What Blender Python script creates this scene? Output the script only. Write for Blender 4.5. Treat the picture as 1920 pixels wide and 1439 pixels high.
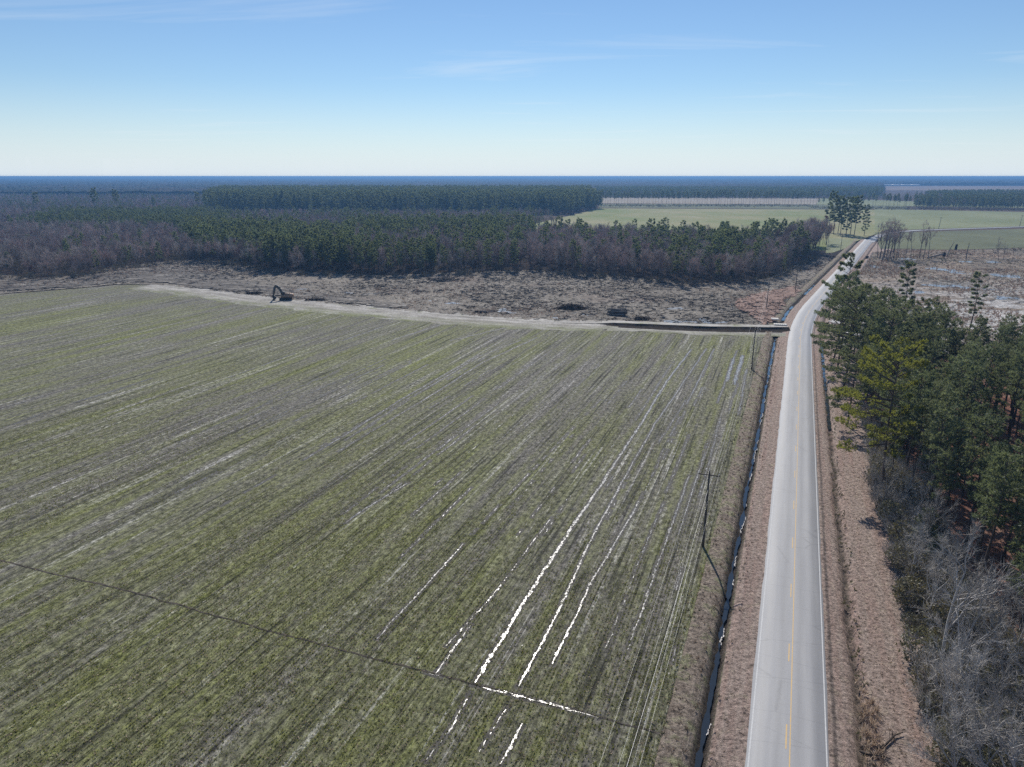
import bpy, math, random
import numpy as np
from mathutils import Vector

for o in list(bpy.data.objects):
    bpy.data.objects.remove(o)
scene = bpy.context.scene
COL = scene.collection
R = math.radians

# ------------------------------------------------------------------ camera, sky, sun, exposure
H = 47.0
PITCH = 16.25
F_PX, CX, CY = 1333.0, 960.0, 719.5          # measured on the 1920 px wide photograph
cam_d = bpy.data.cameras.new('camera')
cam = bpy.data.objects.new('camera', cam_d)
COL.objects.link(cam)
cam.location = (0, 0, H)
cam.rotation_euler = (R(90 - PITCH), 0, 0)
cam_d.sensor_width = 36.0
cam_d.lens = 36.0 * F_PX / 1920.0
cam_d.clip_start = 0.5
cam_d.clip_end = 90000
scene.camera = cam

SUN_EL, SUN_AZ = 39.4, 0.5
world = bpy.data.worlds.new('World')
scene.world = world
world.use_nodes = True
wn = world.node_tree
wn.nodes.clear()
w_out = wn.nodes.new('ShaderNodeOutputWorld')
w_bg = wn.nodes.new('ShaderNodeBackground')
w_bg.inputs['Strength'].default_value = 0.093
sky = wn.nodes.new('ShaderNodeTexSky')
sky.sky_type = 'NISHITA'
sky.sun_disc = False
sky.sun_elevation = R(SUN_EL)
sky.sun_rotation = R(SUN_AZ)
sky.altitude = 0
sky.air_density = 1.0
sky.dust_density = 0.0
sky.ozone_density = 6.0
w_hsv = wn.nodes.new('ShaderNodeHueSaturation')
w_hsv.inputs['Saturation'].default_value = 1.0
wn.links.new(sky.outputs[0], w_hsv.inputs['Color'])
# thin cirrus: streaks in the direction sphere, projected on a high flat layer
w_tc = wn.nodes.new('ShaderNodeTexCoord')
w_sep = wn.nodes.new('ShaderNodeSeparateXYZ')
wn.links.new(w_tc.outputs['Generated'], w_sep.inputs[0])
def wmath(op, a, b=None):
    n = wn.nodes.new('ShaderNodeMath'); n.operation = op
    for i, v in enumerate((a, b)):
        if v is None: continue
        if isinstance(v, (int, float)): n.inputs[i].default_value = v
        else: wn.links.new(v, n.inputs[i])
    return n.outputs[0]
w_z = wmath('MAXIMUM', w_sep.outputs[2], 0.02)
w_u = wmath('DIVIDE', w_sep.outputs[0], w_z)
w_v = wmath('DIVIDE', w_sep.outputs[1], w_z)
w_comb = wn.nodes.new('ShaderNodeCombineXYZ')
wn.links.new(w_u, w_comb.inputs[0]); wn.links.new(w_v, w_comb.inputs[1])
w_map = wn.nodes.new('ShaderNodeMapping')
w_map.inputs['Rotation'].default_value = (0, 0, R(9))
w_map.inputs['Scale'].default_value = (0.20, 0.55, 1)
w_map.inputs['Location'].default_value = (6.3, 2.9, 0)
wn.links.new(w_comb.outputs[0], w_map.inputs[0])
w_n1 = wn.nodes.new('ShaderNodeTexNoise')
w_n1.inputs['Scale'].default_value = 1.0; w_n1.inputs['Detail'].default_value = 7; w_n1.inputs['Roughness'].default_value = 0.62
w_n1.inputs['Distortion'].default_value = 0.7
wn.links.new(w_map.outputs[0], w_n1.inputs['Vector'])
w_r = wn.nodes.new('ShaderNodeValToRGB')
w_r.color_ramp.elements[0].position = 0.56; w_r.color_ramp.elements[0].color = (0, 0, 0, 1)
w_r.color_ramp.elements[1].position = 0.80; w_r.color_ramp.elements[1].color = (0.34, 0.34, 0.34, 1)
wn.links.new(w_n1.outputs['Fac'], w_r.inputs[0])
w_mix = wn.nodes.new('ShaderNodeMix'); w_mix.data_type = 'RGBA'
wn.links.new(w_r.outputs[0], w_mix.inputs[0])
w_hz = wn.nodes.new('ShaderNodeMix'); w_hz.data_type = 'RGBA'
w_fac = wmath('MULTIPLY', wmath('POWER', wmath('MAXIMUM', wmath('SUBTRACT', 1.0, wmath('DIVIDE', wmath('MAXIMUM', w_sep.outputs[2], 0.0), 0.115)), 0.0), 1.5), 0.88)
wn.links.new(w_fac, w_hz.inputs[0]); wn.links.new(w_hsv.outputs[0], w_hz.inputs[6])
w_hz.inputs[7].default_value = (7.6, 8.7, 9.85, 1)
wn.links.new(w_hz.outputs[2], w_mix.inputs[6])
w_mix.inputs[7].default_value = (9.0, 9.6, 10.2, 1)
wn.links.new(w_mix.outputs[2], w_bg.inputs['Color'])
wn.links.new(w_bg.outputs[0], w_out.inputs[0])

sun_d = bpy.data.lights.new('sun', 'SUN')
sun_d.energy = 4.7
sun_d.angle = R(0.5)
sun_d.color = (1.0, 0.95, 0.88)
sun = bpy.data.objects.new('sun', sun_d)
COL.objects.link(sun)
sun.rotation_euler = (R(-(90 - SUN_EL)), 0, R(-SUN_AZ))
sun.location = (0, 0, 300)

scene.view_settings.view_transform = 'Standard'
scene.view_settings.look = 'None'
scene.view_settings.exposure = 0.0
scene.view_settings.gamma = 1.0
scene.view_settings.use_curve_mapping = False
scene.cycles.use_denoising = False
scene.cycles.max_bounces = 8
scene.cycles.diffuse_bounces = 4
scene.cycles.glossy_bounces = 2
scene.cycles.transmission_bounces = 6
scene.cycles.volume_bounces = 0
scene.cycles.transparent_max_bounces = 8

# ------------------------------------------------------------------ helpers
SP, CP = math.sin(R(PITCH)), math.cos(R(PITCH))
def G(px, py, z=0.0):
    """ground point seen at a pixel of the photograph"""
    down = (py - CY) * CP + F_PX * SP
    fwd = F_PX * CP - (py - CY) * SP
    t = (H - z) / down
    return np.array([(px - CX) * t, fwd * t, z])
def project(x, y, z=0.0):
    dz = z - H
    zc = y * CP - dz * SP
    yc = y * SP + dz * CP
    zc = np.maximum(zc, 0.1)
    return CX + F_PX * x / zc, CY - F_PX * yc / zc

rng = np.random.default_rng(7)
random.seed(7)

def vnoise(x, y, seed=0):
    xi = np.floor(x).astype(np.int64); yi = np.floor(y).astype(np.int64)
    fx = x - xi; fy = y - yi
    fx = fx * fx * (3 - 2 * fx); fy = fy * fy * (3 - 2 * fy)
    def h(a, b):
        n = (a * 374761393 + b * 668265263 + seed * 974711) & 0x7fffffff
        n = ((n ^ (n >> 13)) * 1274126177) & 0x7fffffff
        n = n ^ (n >> 16)
        return (n & 0xffff) / 65535.0
    return (h(xi, yi) * (1 - fx) * (1 - fy) + h(xi + 1, yi) * fx * (1 - fy) + h(xi, yi + 1) * (1 - fx) * fy + h(xi + 1, yi + 1) * fx * fy)
def fbm(x, y, octv=4, seed=0, gain=0.5):
    a, s, t = 1.0, 0.0, 0.0
    x = np.asarray(x, float); y = np.asarray(y, float)
    for i in range(octv):
        s = s + a * vnoise(x * 2 ** i + 17.3 * i, y * 2 ** i - 9.1 * i, seed + i)
        t += a; a *= gain
    return s / t

def inside(poly, x, y):
    x = np.asarray(x, float); y = np.asarray(y, float)
    r = np.zeros(x.shape, bool)
    n = len(poly)
    for i in range(n):
        x1, y1 = poly[i][0], poly[i][1]
        x2, y2 = poly[(i + 1) % n][0], poly[(i + 1) % n][1]
        if y1 == y2: continue
        c = ((y1 > y) != (y2 > y)) & (x < (x2 - x1) * (y - y1) / (y2 - y1) + x1)
        r ^= c
    return r

class MB:
    """collects vertices and faces (tris, quads or ngons) with one material index each"""
    def __init__(self):
        self.v = []; self.f = []; self.m = []; self.n = 0
    def add(self, verts, faces, mi=0):
        verts = np.asarray(verts, float).reshape(-1, 3)
        self.v.append(verts)
        b = self.n
        for f in faces:
            self.f.append([b + int(i) for i in f]); self.m.append(mi)
        self.n += len(verts)
    def tris(self, verts, mi=0):
        """verts: N x 3 x 3 loose triangles"""
        verts = np.asarray(verts, float).reshape(-1, 3)
        self.add(verts, np.arange(len(verts)).reshape(-1, 3), mi)
    def box(self, c, s, rz=0.0, ry=0.0, mi=0, taper=1.0):
        x, y, z = s[0] / 2, s[1] / 2, s[2] / 2
        p = np.array([[-x, -y, -z], [x, -y, -z], [x, y, -z], [-x, y, -z], [-x * taper, -y * taper, z], [x * taper, -y * taper, z], [x * taper, y * taper, z], [-x * taper, y * taper, z]])
        if ry:
            c_, s_ = math.cos(ry), math.sin(ry)
            p = p @ np.array([[c_, 0, s_], [0, 1, 0], [-s_, 0, c_]]).T
        if rz:
            c_, s_ = math.cos(rz), math.sin(rz)
            p = p @ np.array([[c_, -s_, 0], [s_, c_, 0], [0, 0, 1]]).T
        self.add(p + np.asarray(c), [(0, 3, 2, 1), (4, 5, 6, 7), (0, 1, 5, 4), (1, 2, 6, 5), (2, 3, 7, 6), (3, 0, 4, 7)], mi)
    def tube(self, pts, rad, sides=5, mi=0, cap=False):
        pts = np.asarray(pts, float); n = len(pts)
        rad = np.full(n, rad) if np.isscalar(rad) else np.asarray(rad, float)
        d = np.gradient(pts, axis=0)
        d /= np.linalg.norm(d, axis=1)[:, None] + 1e-9
        up = np.array([0, 0, 1.0]) if abs(d[0][2]) < 0.9 else np.array([1.0, 0, 0])
        a = np.cross(d, up); a /= np.linalg.norm(a, axis=1)[:, None] + 1e-9
        b = np.cross(d, a)
        ang = np.arange(sides) * 2 * math.pi / sides
        ring = pts[:, None, :] + rad[:, None, None] * (np.cos(ang)[None, :, None] * a[:, None, :] + np.sin(ang)[None, :, None] * b[:, None, :])
        fs = []
        for i in range(n - 1):
            for k in range(sides):
                k2 = (k + 1) % sides
                fs.append((i * sides + k, i * sides + k2, (i + 1) * sides + k2, (i + 1) * sides + k))
        if cap:
            fs.append(tuple(range(sides))[::-1]); fs.append(tuple((n - 1) * sides + k for k in range(sides)))
        self.add(ring.reshape(-1, 3), fs, mi)
    def prism(self, outline, y0, y1, mi=0):
        """outline in (x, z), extruded along y"""
        n = len(outline)
        v = [(x, y0, z) for x, z in outline] + [(x, y1, z) for x, z in outline]
        fs = [tuple(range(n)), tuple(range(2 * n - 1, n - 1, -1))]
        for i in range(n):
            j = (i + 1) % n
            fs.append((i, i + n, j + n, j))
        self.add(v, fs, mi)
    def mesh(self, name, mats, smooth=False):
        me = bpy.data.meshes.new(name)
        V = np.concatenate(self.v) if self.v else np.zeros((0, 3))
        lens = np.array([len(f) for f in self.f], np.int32)
        loops = np.concatenate([np.asarray(f, np.int32) for f in self.f]) if self.f else np.zeros(0, np.int32)
        return fill_mesh(me, V, loops, lens, mats, np.array(self.m, np.int32), smooth)
    def build(self, name, mats, parent=None, smooth=False):
        return link(name, self.mesh(name, mats if isinstance(mats, (list, tuple)) else [mats], smooth), parent)

def fill_mesh(me, V, loops, lens, mats, mi=None, smooth=False):
    me.vertices.add(len(V)); me.vertices.foreach_set('co', np.asarray(V, np.float32).ravel())
    me.loops.add(len(loops)); me.loops.foreach_set('vertex_index', loops.astype(np.int32))
    me.polygons.add(len(lens))
    st = np.concatenate([[0], np.cumsum(lens)[:-1]]).astype(np.int32) if len(lens) else np.zeros(0, np.int32)
    me.polygons.foreach_set('loop_start', st)
    for m in mats: me.materials.append(m)
    if mi is not None and len(mi): me.polygons.foreach_set('material_index', mi)
    if smooth: me.polygons.foreach_set('use_smooth', np.ones(len(lens), bool))
    me.update(calc_edges=True)
    return me
def grid_mesh(name, P, mat, keep=None, uv=None, smooth=True):
    """P: rows x cols x 3"""
    nr, nc = P.shape[:2]
    idx = np.arange(nr * nc).reshape(nr, nc)
    q = np.stack([idx[:-1, :-1], idx[:-1, 1:], idx[1:, 1:], idx[1:, :-1]], -1).reshape(-1, 4)
    if keep is not None: q = q[keep.reshape(-1)]
    used, inv = np.unique(q, return_inverse=True)
    V = P.reshape(-1, 3)[used]
    q = inv.reshape(-1, 4)
    me = bpy.data.meshes.new(name)
    fill_mesh(me, V, q.ravel(), np.full(len(q), 4), [mat], None, smooth)
    if uv is not None:
        U = uv.reshape(-1, 2)[used]
        l = me.uv_layers.new(name='UVMap')
        l.data.foreach_set('uv', U[q.ravel()].astype(np.float32).ravel())
    return me
def link(name, data, parent=None):
    o = bpy.data.objects.new(name, data)
    COL.objects.link(o)
    if parent is not None: o.parent = parent
    return o
def tag(o, label=None, cat=None, group=None, kind=None):
    if label: o['label'] = label
    if cat: o['category'] = cat
    if group: o['group'] = group
    if kind: o['kind'] = kind
    return o
def thing(name, label, cat, loc=(0, 0, 0), rz=0.0, group=None, scale=1.0):
    o = link(name, None)
    o.location = loc; o.rotation_euler = (0, 0, rz)
    o.scale = (scale,) * 3
    o.empty_display_size = 0.5
    return tag(o, label, cat, group)
def poly_sheet(name, pts, mat, z=0.0, label=None, kind='structure'):
    me = bpy.data.meshes.new(name)
    V = np.array([[p[0], p[1], z] for p in pts])
    a = 0.0
    for i in range(len(V)):
        j = (i + 1) % len(V); a += V[i][0] * V[j][1] - V[j][0] * V[i][1]
    if a < 0: V = V[::-1]
    fill_mesh(me, V, np.arange(len(V)), np.array([len(V)]), [mat])
    return tag(link(name, me), label, kind=kind)
def loft(name, rows, mat, uv=None, smooth=True):
    return link(name, grid_mesh(name, np.asarray(rows, float), mat, uv=uv, smooth=smooth))

# ------------------------------------------------------------------ material helper
class Mat:
    def __init__(self, name):
        self.m = bpy.data.materials.new(name); self.m.use_nodes = True
        self.t = self.m.node_tree; self.t.nodes.clear()
        self.out = self.t.nodes.new('ShaderNodeOutputMaterial')
    def n(self, t): return self.t.nodes.new(t)
    def put(self, sock, v):
        if v is None: return
        if isinstance(v, bpy.types.NodeSocket): self.t.links.new(v, sock)
        elif isinstance(v, (tuple, list)):
            sock.default_value = tuple(v) + (1,) if len(v) == 3 and sock.type == 'RGBA' else tuple(v)
        else: sock.default_value = v
    def coord(self, kind='Object'): return self.n('ShaderNodeTexCoord').outputs[kind]
    def uv(self): return self.n('ShaderNodeTexCoord').outputs['UV']
    def mapping(self, vec, scale=(1, 1, 1), rot=(0, 0, 0), loc=(0, 0, 0)):
        n = self.n('ShaderNodeMapping'); self.put(n.inputs[0], vec)
        n.inputs['Scale'].default_value = scale; n.inputs['Rotation'].default_value = rot; n.inputs['Location'].default_value = loc
        return n.outputs[0]
    def noise(self, vec, scale=1.0, detail=4.0, rough=0.55, dist=0.0, out='Fac'):
        n = self.n('ShaderNodeTexNoise'); self.put(n.inputs['Vector'], vec)
        n.inputs['Scale'].default_value = scale; n.inputs['Detail'].default_value = detail
        n.inputs['Roughness'].default_value = rough; n.inputs['Distortion'].default_value = dist
        return n.outputs[out]
    def voro(self, vec, scale=1.0, feat='F1', out='Distance', rand=1.0):
        n = self.n('ShaderNodeTexVoronoi'); n.feature = feat; self.put(n.inputs['Vector'], vec)
        n.inputs['Scale'].default_value = scale; n.inputs['Randomness'].default_value = rand
        return n.outputs[out]
    def ramp(self, fac, stops):
        n = self.n('ShaderNodeValToRGB'); self.put(n.inputs[0], fac)
        e = n.color_ramp.elements
        while len(e) < len(stops): e.new(0.5)
        for i, (p, c) in enumerate(stops):
            e[i].position = p
            e[i].color = (c, c, c, 1) if isinstance(c, (int, float)) else tuple(c) + (1,)
        return n.outputs[0]
    def mix(self, fac, a, b, mode='MIX'):
        n = self.n('ShaderNodeMix'); n.data_type = 'RGBA'; n.blend_type = mode
        self.put(n.inputs[0], fac); self.put(n.inputs[6], a); self.put(n.inputs[7], b)
        return n.outputs[2]
    def math(self, op, a, b=None, clamp=False):
        n = self.n('ShaderNodeMath'); n.operation = op; n.use_clamp = clamp
        self.put(n.inputs[0], a); self.put(n.inputs[1], b)
        return n.outputs[0]
    def sep(self, v):
        n = self.n('ShaderNodeSeparateXYZ'); self.put(n.inputs[0], v); return n.outputs
    def bump(self, h, strength=0.5, dist=0.1, nrm=None):
        n = self.n('ShaderNodeBump'); self.put(n.inputs['Height'], h)
        n.inputs['Strength'].default_value = strength; n.inputs['Distance'].default_value = dist
        self.put(n.inputs['Normal'], nrm)
        return n.outputs[0]
    def rand(self): return self.n('ShaderNodeObjectInfo').outputs['Random']
    def bsdf(self, color, rough=0.9, normal=None, spec=0.3, metal=0.0):
        b = self.n('ShaderNodeBsdfPrincipled')
        self.put(b.inputs['Base Color'], color); self.put(b.inputs['Roughness'], rough)
        self.put(b.inputs['Specular IOR Level'], spec); self.put(b.inputs['Metallic'], metal)
        self.put(b.inputs['Normal'], normal)
        self.t.links.new(b.outputs[0], self.out.inputs[0])
        return self.m
    def leafy(self, color, trans=0.35, tcol=None, rough=0.55):
        d = self.n('ShaderNodeBsdfDiffuse'); self.put(d.inputs[0], color)
        t = self.n('ShaderNodeBsdfTranslucent'); self.put(t.inputs[0], tcol if tcol is not None else color)
        g = self.n('ShaderNodeBsdfGlossy'); g.inputs['Roughness'].default_value = rough; g.inputs[0].default_value = (0.7, 0.75, 0.8, 1)
        m1 = self.n('ShaderNodeMixShader'); m1.inputs[0].default_value = trans
        self.t.links.new(d.outputs[0], m1.inputs[1]); self.t.links.new(t.outputs[0], m1.inputs[2])
        m2 = self.n('ShaderNodeMixShader'); m2.inputs[0].default_value = 0.045
        self.t.links.new(m1.outputs[0], m2.inputs[1]); self.t.links.new(g.outputs[0], m2.inputs[2])
        self.t.links.new(m2.outputs[0], self.out.inputs[0])
        return self.m

def simple(name, col, rough=0.85, var=0.25, scale=3.0, bump=0.0, spec=0.3, metal=0.0):
    k = Mat(name); v = k.coord()
    n = k.noise(v, scale, 5, 0.6)
    c = k.ramp(n, [(0.3, tuple(x * (1 - var) for x in col)), (0.7, tuple(min(1, x * (1 + var)) for x in col))])
    return k.bsdf(c, rough, k.bump(n, 0.5, bump) if bump else None, spec, metal)

# ------------------------------------------------------------------ ground materials
def m_field():
    k = Mat('winter_crop')
    v = k.coord()
    big = k.noise(k.mapping(v, (0.026, 0.010, 1)), 1.0, 4, 0.6, 0.4)
    band = k.noise(k.mapping(v, (0.30, 0.008, 1)), 1.0, 4, 0.65)
    band2 = k.noise(k.mapping(v, (1.1, 0.03, 1), loc=(5, 3, 0)), 1.0, 3, 0.6)
    clump = k.noise(k.mapping(v, (0.8, 0.35, 1)), 1.0, 6, 0.75)
    grain = k.noise(k.mapping(v, (1.0, 0.55, 1), loc=(2, 8, 0)), 1.7, 7, 0.82)
    fine = k.noise(v, 3.6, 5, 0.75)
    g = k.math('ADD', k.math('MULTIPLY', big, 0.65), k.math('MULTIPLY', band, 0.75))
    g = k.math('ADD', g, k.math('MULTIPLY', clump, 0.40))
    g = k.math('ADD', g, k.math('MULTIPLY', band2, 0.25))
    gf = k.ramp(k.math('MULTIPLY', g, 0.465), [(0.42, 0.06), (0.605, 0.93)])
    soil = k.mix(k.noise(v, 0.9, 5, 0.7), (0.112, 0.101, 0.090), (0.212, 0.195, 0.176))
    straw = k.noise(v, 2.4, 6, 0.85)
    soil = k.mix(k.ramp(straw, [(0.54, 0.0), (0.68, 0.75)]), soil, (0.40, 0.38, 0.32))
    green = k.mix(k.noise(v, 1.4, 6, 0.75), (0.112, 0.127, 0.026), (0.245, 0.264, 0.060))
    c = k.mix(gf, soil, green)
    # drill rows: darker open furrows between the plants, broken along their length
    row = k.noise(k.mapping(v, (1.7, 0.045, 1), loc=(1, 7, 0)), 1.0, 3, 0.6)
    rl = k.ramp(row, [(0.34, 0.40), (0.46, 1.0)])
    c = k.mix(1.0, c, rl, 'MULTIPLY')
    # bleached straw and damp silt in streaks along the rows
    pale = k.noise(k.mapping(v, (0.9, 0.05, 1), loc=(11, 2, 0)), 1.0, 5, 0.75)
    gate = k.noise(k.mapping(v, (0.03, 0.02, 1), loc=(4, 9, 0)), 1.0, 3, 0.5)
    pf = k.math('MULTIPLY', k.ramp(pale, [(0.56, 0.0), (0.68, 1.0)]), k.ramp(gate, [(0.38, 0.0), (0.62, 0.75)]))
    pf = k.math('MULTIPLY', pf, k.ramp(grain, [(0.42, 0.1), (0.58, 1.0)]))
    c = k.mix(pf, c, (0.48, 0.46, 0.42))
    ln = k.noise(k.mapping(v, (0.62, 0.0045, 1), loc=(7, 1, 0)), 1.0, 3, 0.55)
    lf = k.math('MULTIPLY', k.ramp(ln, [(0.585, 0.0), (0.615, 1.0), (0.645, 0.0)]), k.ramp(k.noise(k.mapping(v, (0.05, 0.03, 1), loc=(1, 6, 0)), 1.0, 4, 0.65), [(0.42, 0.0), (0.55, 0.62)]))
    c = k.mix(k.math('MULTIPLY', lf, k.ramp(grain, [(0.40, 0.2), (0.55, 1.0)])), c, (0.55, 0.53, 0.49))
    dk = k.noise(k.mapping(v, (0.85, 0.004, 1), loc=(3, 12, 0)), 1.0, 2, 0.5)
    c = k.mix(1.0, c, k.ramp(dk, [(0.385, 1.0), (0.41, 0.5), (0.435, 1.0)]), 'MULTIPLY')
    c = k.mix(1.0, c, k.ramp(grain, [(0.35, 0.22), (0.49, 1.0), (0.63, 2.1)]), 'MULTIPLY')  # dark end of the grain paints the shade between plants
    # wheel ruts of the sprayer near the road side, thin and darker
    x = k.sep(v)[0]
    hgt = k.math('ADD', k.math('MULTIPLY', grain, 0.9), k.math('MULTIPLY', rl, 0.4))
    hgt = k.math('ADD', hgt, k.math('MULTIPLY', fine, 0.4))
    return k.bsdf(c, 0.95, k.bump(hgt, 0.9, 0.30), 0.12)
def m_verge():
    """uv = (metres from the road's centre line, metres along it)"""
    k = Mat('dry_verge')
    v = k.coord(); u = k.sep(k.uv())
    n1 = k.noise(v, 0.35, 5, 0.65); fine = k.noise(v, 4.5, 6, 0.8)
    c = k.mix(n1, (0.285, 0.215, 0.178), (0.425, 0.340, 0.285))
    red = k.ramp(k.noise(k.mapping(k.uv(), (0.8, 0.03, 1)), 1.0, 4, 0.6), [(0.45, 0), (0.65, 0.7)])
    c = k.mix(red, c, (0.330, 0.225, 0.185))
    c = k.mix(k.ramp(k.noise(v, 0.9, 5, 0.7), [(0.55, 0), (0.72, 0.5)]), c, (0.43, 0.38, 0.26))
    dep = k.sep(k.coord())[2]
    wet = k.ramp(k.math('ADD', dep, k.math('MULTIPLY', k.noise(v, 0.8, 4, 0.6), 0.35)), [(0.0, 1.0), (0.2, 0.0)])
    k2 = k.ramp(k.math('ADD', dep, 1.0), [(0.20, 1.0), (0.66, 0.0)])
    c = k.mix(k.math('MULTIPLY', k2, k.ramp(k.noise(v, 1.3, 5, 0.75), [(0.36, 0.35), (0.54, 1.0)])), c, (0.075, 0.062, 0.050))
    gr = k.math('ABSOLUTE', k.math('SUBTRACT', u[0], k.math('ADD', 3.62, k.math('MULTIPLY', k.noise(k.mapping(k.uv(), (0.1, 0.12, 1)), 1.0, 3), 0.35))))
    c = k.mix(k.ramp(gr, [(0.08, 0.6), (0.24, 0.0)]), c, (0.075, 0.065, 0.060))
    gn = k.noise(v, 2.1, 6, 0.86)
    c = k.mix(1.0, c, k.ramp(gn, [(0.37, 0.28), (0.49, 0.95), (0.62, 1.65)]), 'MULTIPLY')
    return k.bsdf(c, 0.95, k.bump(k.math('ADD', fine, gn), 0.9, 0.25), 0.12)
def m_bank():
    k = Mat('weedy_bank')
    v = k.coord()
    n1 = k.noise(v, 0.45, 5, 0.7); fine = k.noise(v, 4.0, 6, 0.8)
    c = k.ramp(n1, [(0.3, (0.210, 0.165, 0.130)), (0.5, (0.30, 0.245, 0.195)), (0.62, (0.245, 0.24, 0.135)), (0.75, (0.44, 0.39, 0.31))])
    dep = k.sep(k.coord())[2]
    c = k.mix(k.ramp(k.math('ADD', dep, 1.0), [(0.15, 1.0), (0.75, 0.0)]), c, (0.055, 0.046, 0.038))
    gn = k.noise(v, 1.9, 6, 0.86)
    c = k.mix(1.0, c, k.ramp(gn, [(0.37, 0.25), (0.49, 0.9), (0.62, 1.7)]), 'MULTIPLY')
    return k.bsdf(c, 0.95, k.bump(k.math('ADD', fine, gn), 0.9, 0.3), 0.12)
def m_asphalt():
    k = Mat('worn_asphalt')
    v = k.coord(); uv = k.uv()
    base = k.noise(k.mapping(uv, (0.9, 0.05, 1)), 1.0, 4, 0.6)
    c = k.ramp(base, [(0.3, (0.27, 0.27, 0.277)), (0.7, (0.345, 0.342, 0.34))])
    agg = k.noise(v, 9.0, 5, 0.8)
    c = k.mix(1.0, c, k.ramp(agg, [(0.3, 0.84), (0.7, 1.1)]), 'MULTIPLY')
    x = k.sep(uv)[0]
    wheel = k.math('ABSOLUTE', k.math('SUBTRACT', k.math('ABSOLUTE', x), 1.6))
    wheel = k.ramp(k.math('ABSOLUTE', k.math('SUBTRACT', wheel, 0.75)), [(0.0, 0.90), (0.55, 1.04)])
    c = k.mix(1.0, c, wheel, 'MULTIPLY')
    # transverse hairline cracks
    cr = k.voro(k.mapping(k.noise(uv, 0.35, 3, 0.5, out='Color'), (1, 1, 1)), 1.0)
    crv = k.voro(k.mapping(uv, (0.06, 0.28, 1)), 1.0, 'DISTANCE_TO_EDGE')
    crv = k.math('ADD', crv, k.math('MULTIPLY', k.noise(uv, 1.6, 4, 0.6), 0.035))
    c = k.mix(k.ramp(crv, [(0.010, 0.5), (0.030, 0.0)]), c, (0.14, 0.14, 0.145))
    return k.bsdf(c, 0.62, k.bump(agg, 0.25, 0.02), 0.45)
def m_paint(name, col, wear):
    k = Mat(name); v = k.coord()
    n = k.noise(v, 5.0, 5, 0.75)
    c = k.mix(k.ramp(n, [(0.40, wear), (0.60, 0.0)]), col, (0.34, 0.335, 0.33))
    return k.bsdf(c, 0.6, None, 0.4)
def m_slash():
    k = Mat('churned_clearing')
    v = k.coord()
    n1 = k.noise(v, 0.035, 5, 0.65, 0.5); n2 = k.noise(v, 0.5, 6, 0.75); fine = k.noise(k.mapping(v, (1, 2.2, 1)), 1.5, 6, 0.8)
    c = k.mix(k.ramp(n1, [(0.35, 0), (0.65, 1)]), (0.165, 0.140, 0.112), (0.290, 0.256, 0.210))
    c = k.mix(k.ramp(n2, [(0.50, 0), (0.68, 0.8)]), c, (0.40, 0.365, 0.32))
    c = k.mix(k.ramp(k.noise(v, 0.02, 4, 0.6), [(0.58, 0), (0.70, 0.4)]), c, (0.30, 0.215, 0.175))
    c = k.mix(1.0, c, k.ramp(k.noise(k.mapping(v, (0.45, 1.3, 1)), 0.8, 6, 0.85), [(0.34, 0.40), (0.5, 0.98), (0.64, 1.75)]), 'MULTIPLY')
    return k.bsdf(c, 0.9, k.bump(k.math('ADD', fine, n2), 0.9, 0.5), 0.15)
def m_track():
    k = Mat('pale_track')
    v = k.coord()
    n1 = k.noise(v, 0.09, 5, 0.7); fine = k.noise(v, 1.8, 6, 0.75)
    c = k.ramp(n1, [(0.32, (0.24, 0.22, 0.19)), (0.5, (0.40, 0.375, 0.335)), (0.7, (0.52, 0.49, 0.445))])
    c = k.mix(k.ramp(k.noise(v, 0.16, 5, 0.7), [(0.54, 0), (0.66, 0.8)]), c, (0.20, 0.22, 0.085))
    c = k.mix(1.0, c, k.ramp(fine, [(0.36, 0.60), (0.6, 1.12)]), 'MULTIPLY')
    return k.bsdf(c, 0.85, k.bump(fine, 0.6, 0.15), 0.3)
def m_headland():
    k = Mat('silty_headland'); v = k.coord(); uv = k.uv()
    st = k.noise(k.mapping(uv, (0.55, 0.035, 1)), 1.0, 5, 0.7); n1 = k.noise(v, 0.12, 5, 0.7); fine = k.noise(v, 1.3, 6, 0.8)
    c = k.ramp(k.math('ADD', k.math('MULTIPLY', st, 0.6), k.math('MULTIPLY', n1, 0.4)), [(0.36, (0.20, 0.185, 0.155)), (0.48, (0.34, 0.315, 0.275)), (0.60, (0.55, 0.52, 0.47))])
    x = k.sep(uv)[0]
    gr = k.math('MULTIPLY', k.ramp(k.math('DIVIDE', x, 11.0), [(0.25, 0.0), (0.95, 1.0)]), k.ramp(k.noise(k.mapping(uv, (0.3, 0.06, 1), loc=(4, 4, 0)), 1.0, 5, 0.75), [(0.40, 0.0), (0.56, 1.0)]))
    c = k.mix(gr, c, (0.19, 0.205, 0.075))
    c = k.mix(1.0, c, k.ramp(fine, [(0.36, 0.50), (0.6, 1.2)]), 'MULTIPLY')
    return k.bsdf(c, 0.9, k.bump(fine, 0.6, 0.2), 0.15)
def m_darksoil():
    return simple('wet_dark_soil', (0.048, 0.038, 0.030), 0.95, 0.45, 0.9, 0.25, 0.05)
def m_redsoil():
    k = Mat('reddish_soil'); v = k.coord()
    n = k.noise(v, 0.25, 6, 0.7); fine = k.noise(v, 2.0, 5, 0.75)
    c = k.ramp(n, [(0.35, (0.20, 0.125, 0.095)), (0.55, (0.32, 0.205, 0.16)), (0.72, (0.40, 0.32, 0.27))])
    c = k.mix(1.0, c, k.ramp(fine, [(0.36, 0.5), (0.6, 1.15)]), 'MULTIPLY')
    return k.bsdf(c, 0.9, k.bump(fine, 0.7, 0.2), 0.2)
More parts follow.
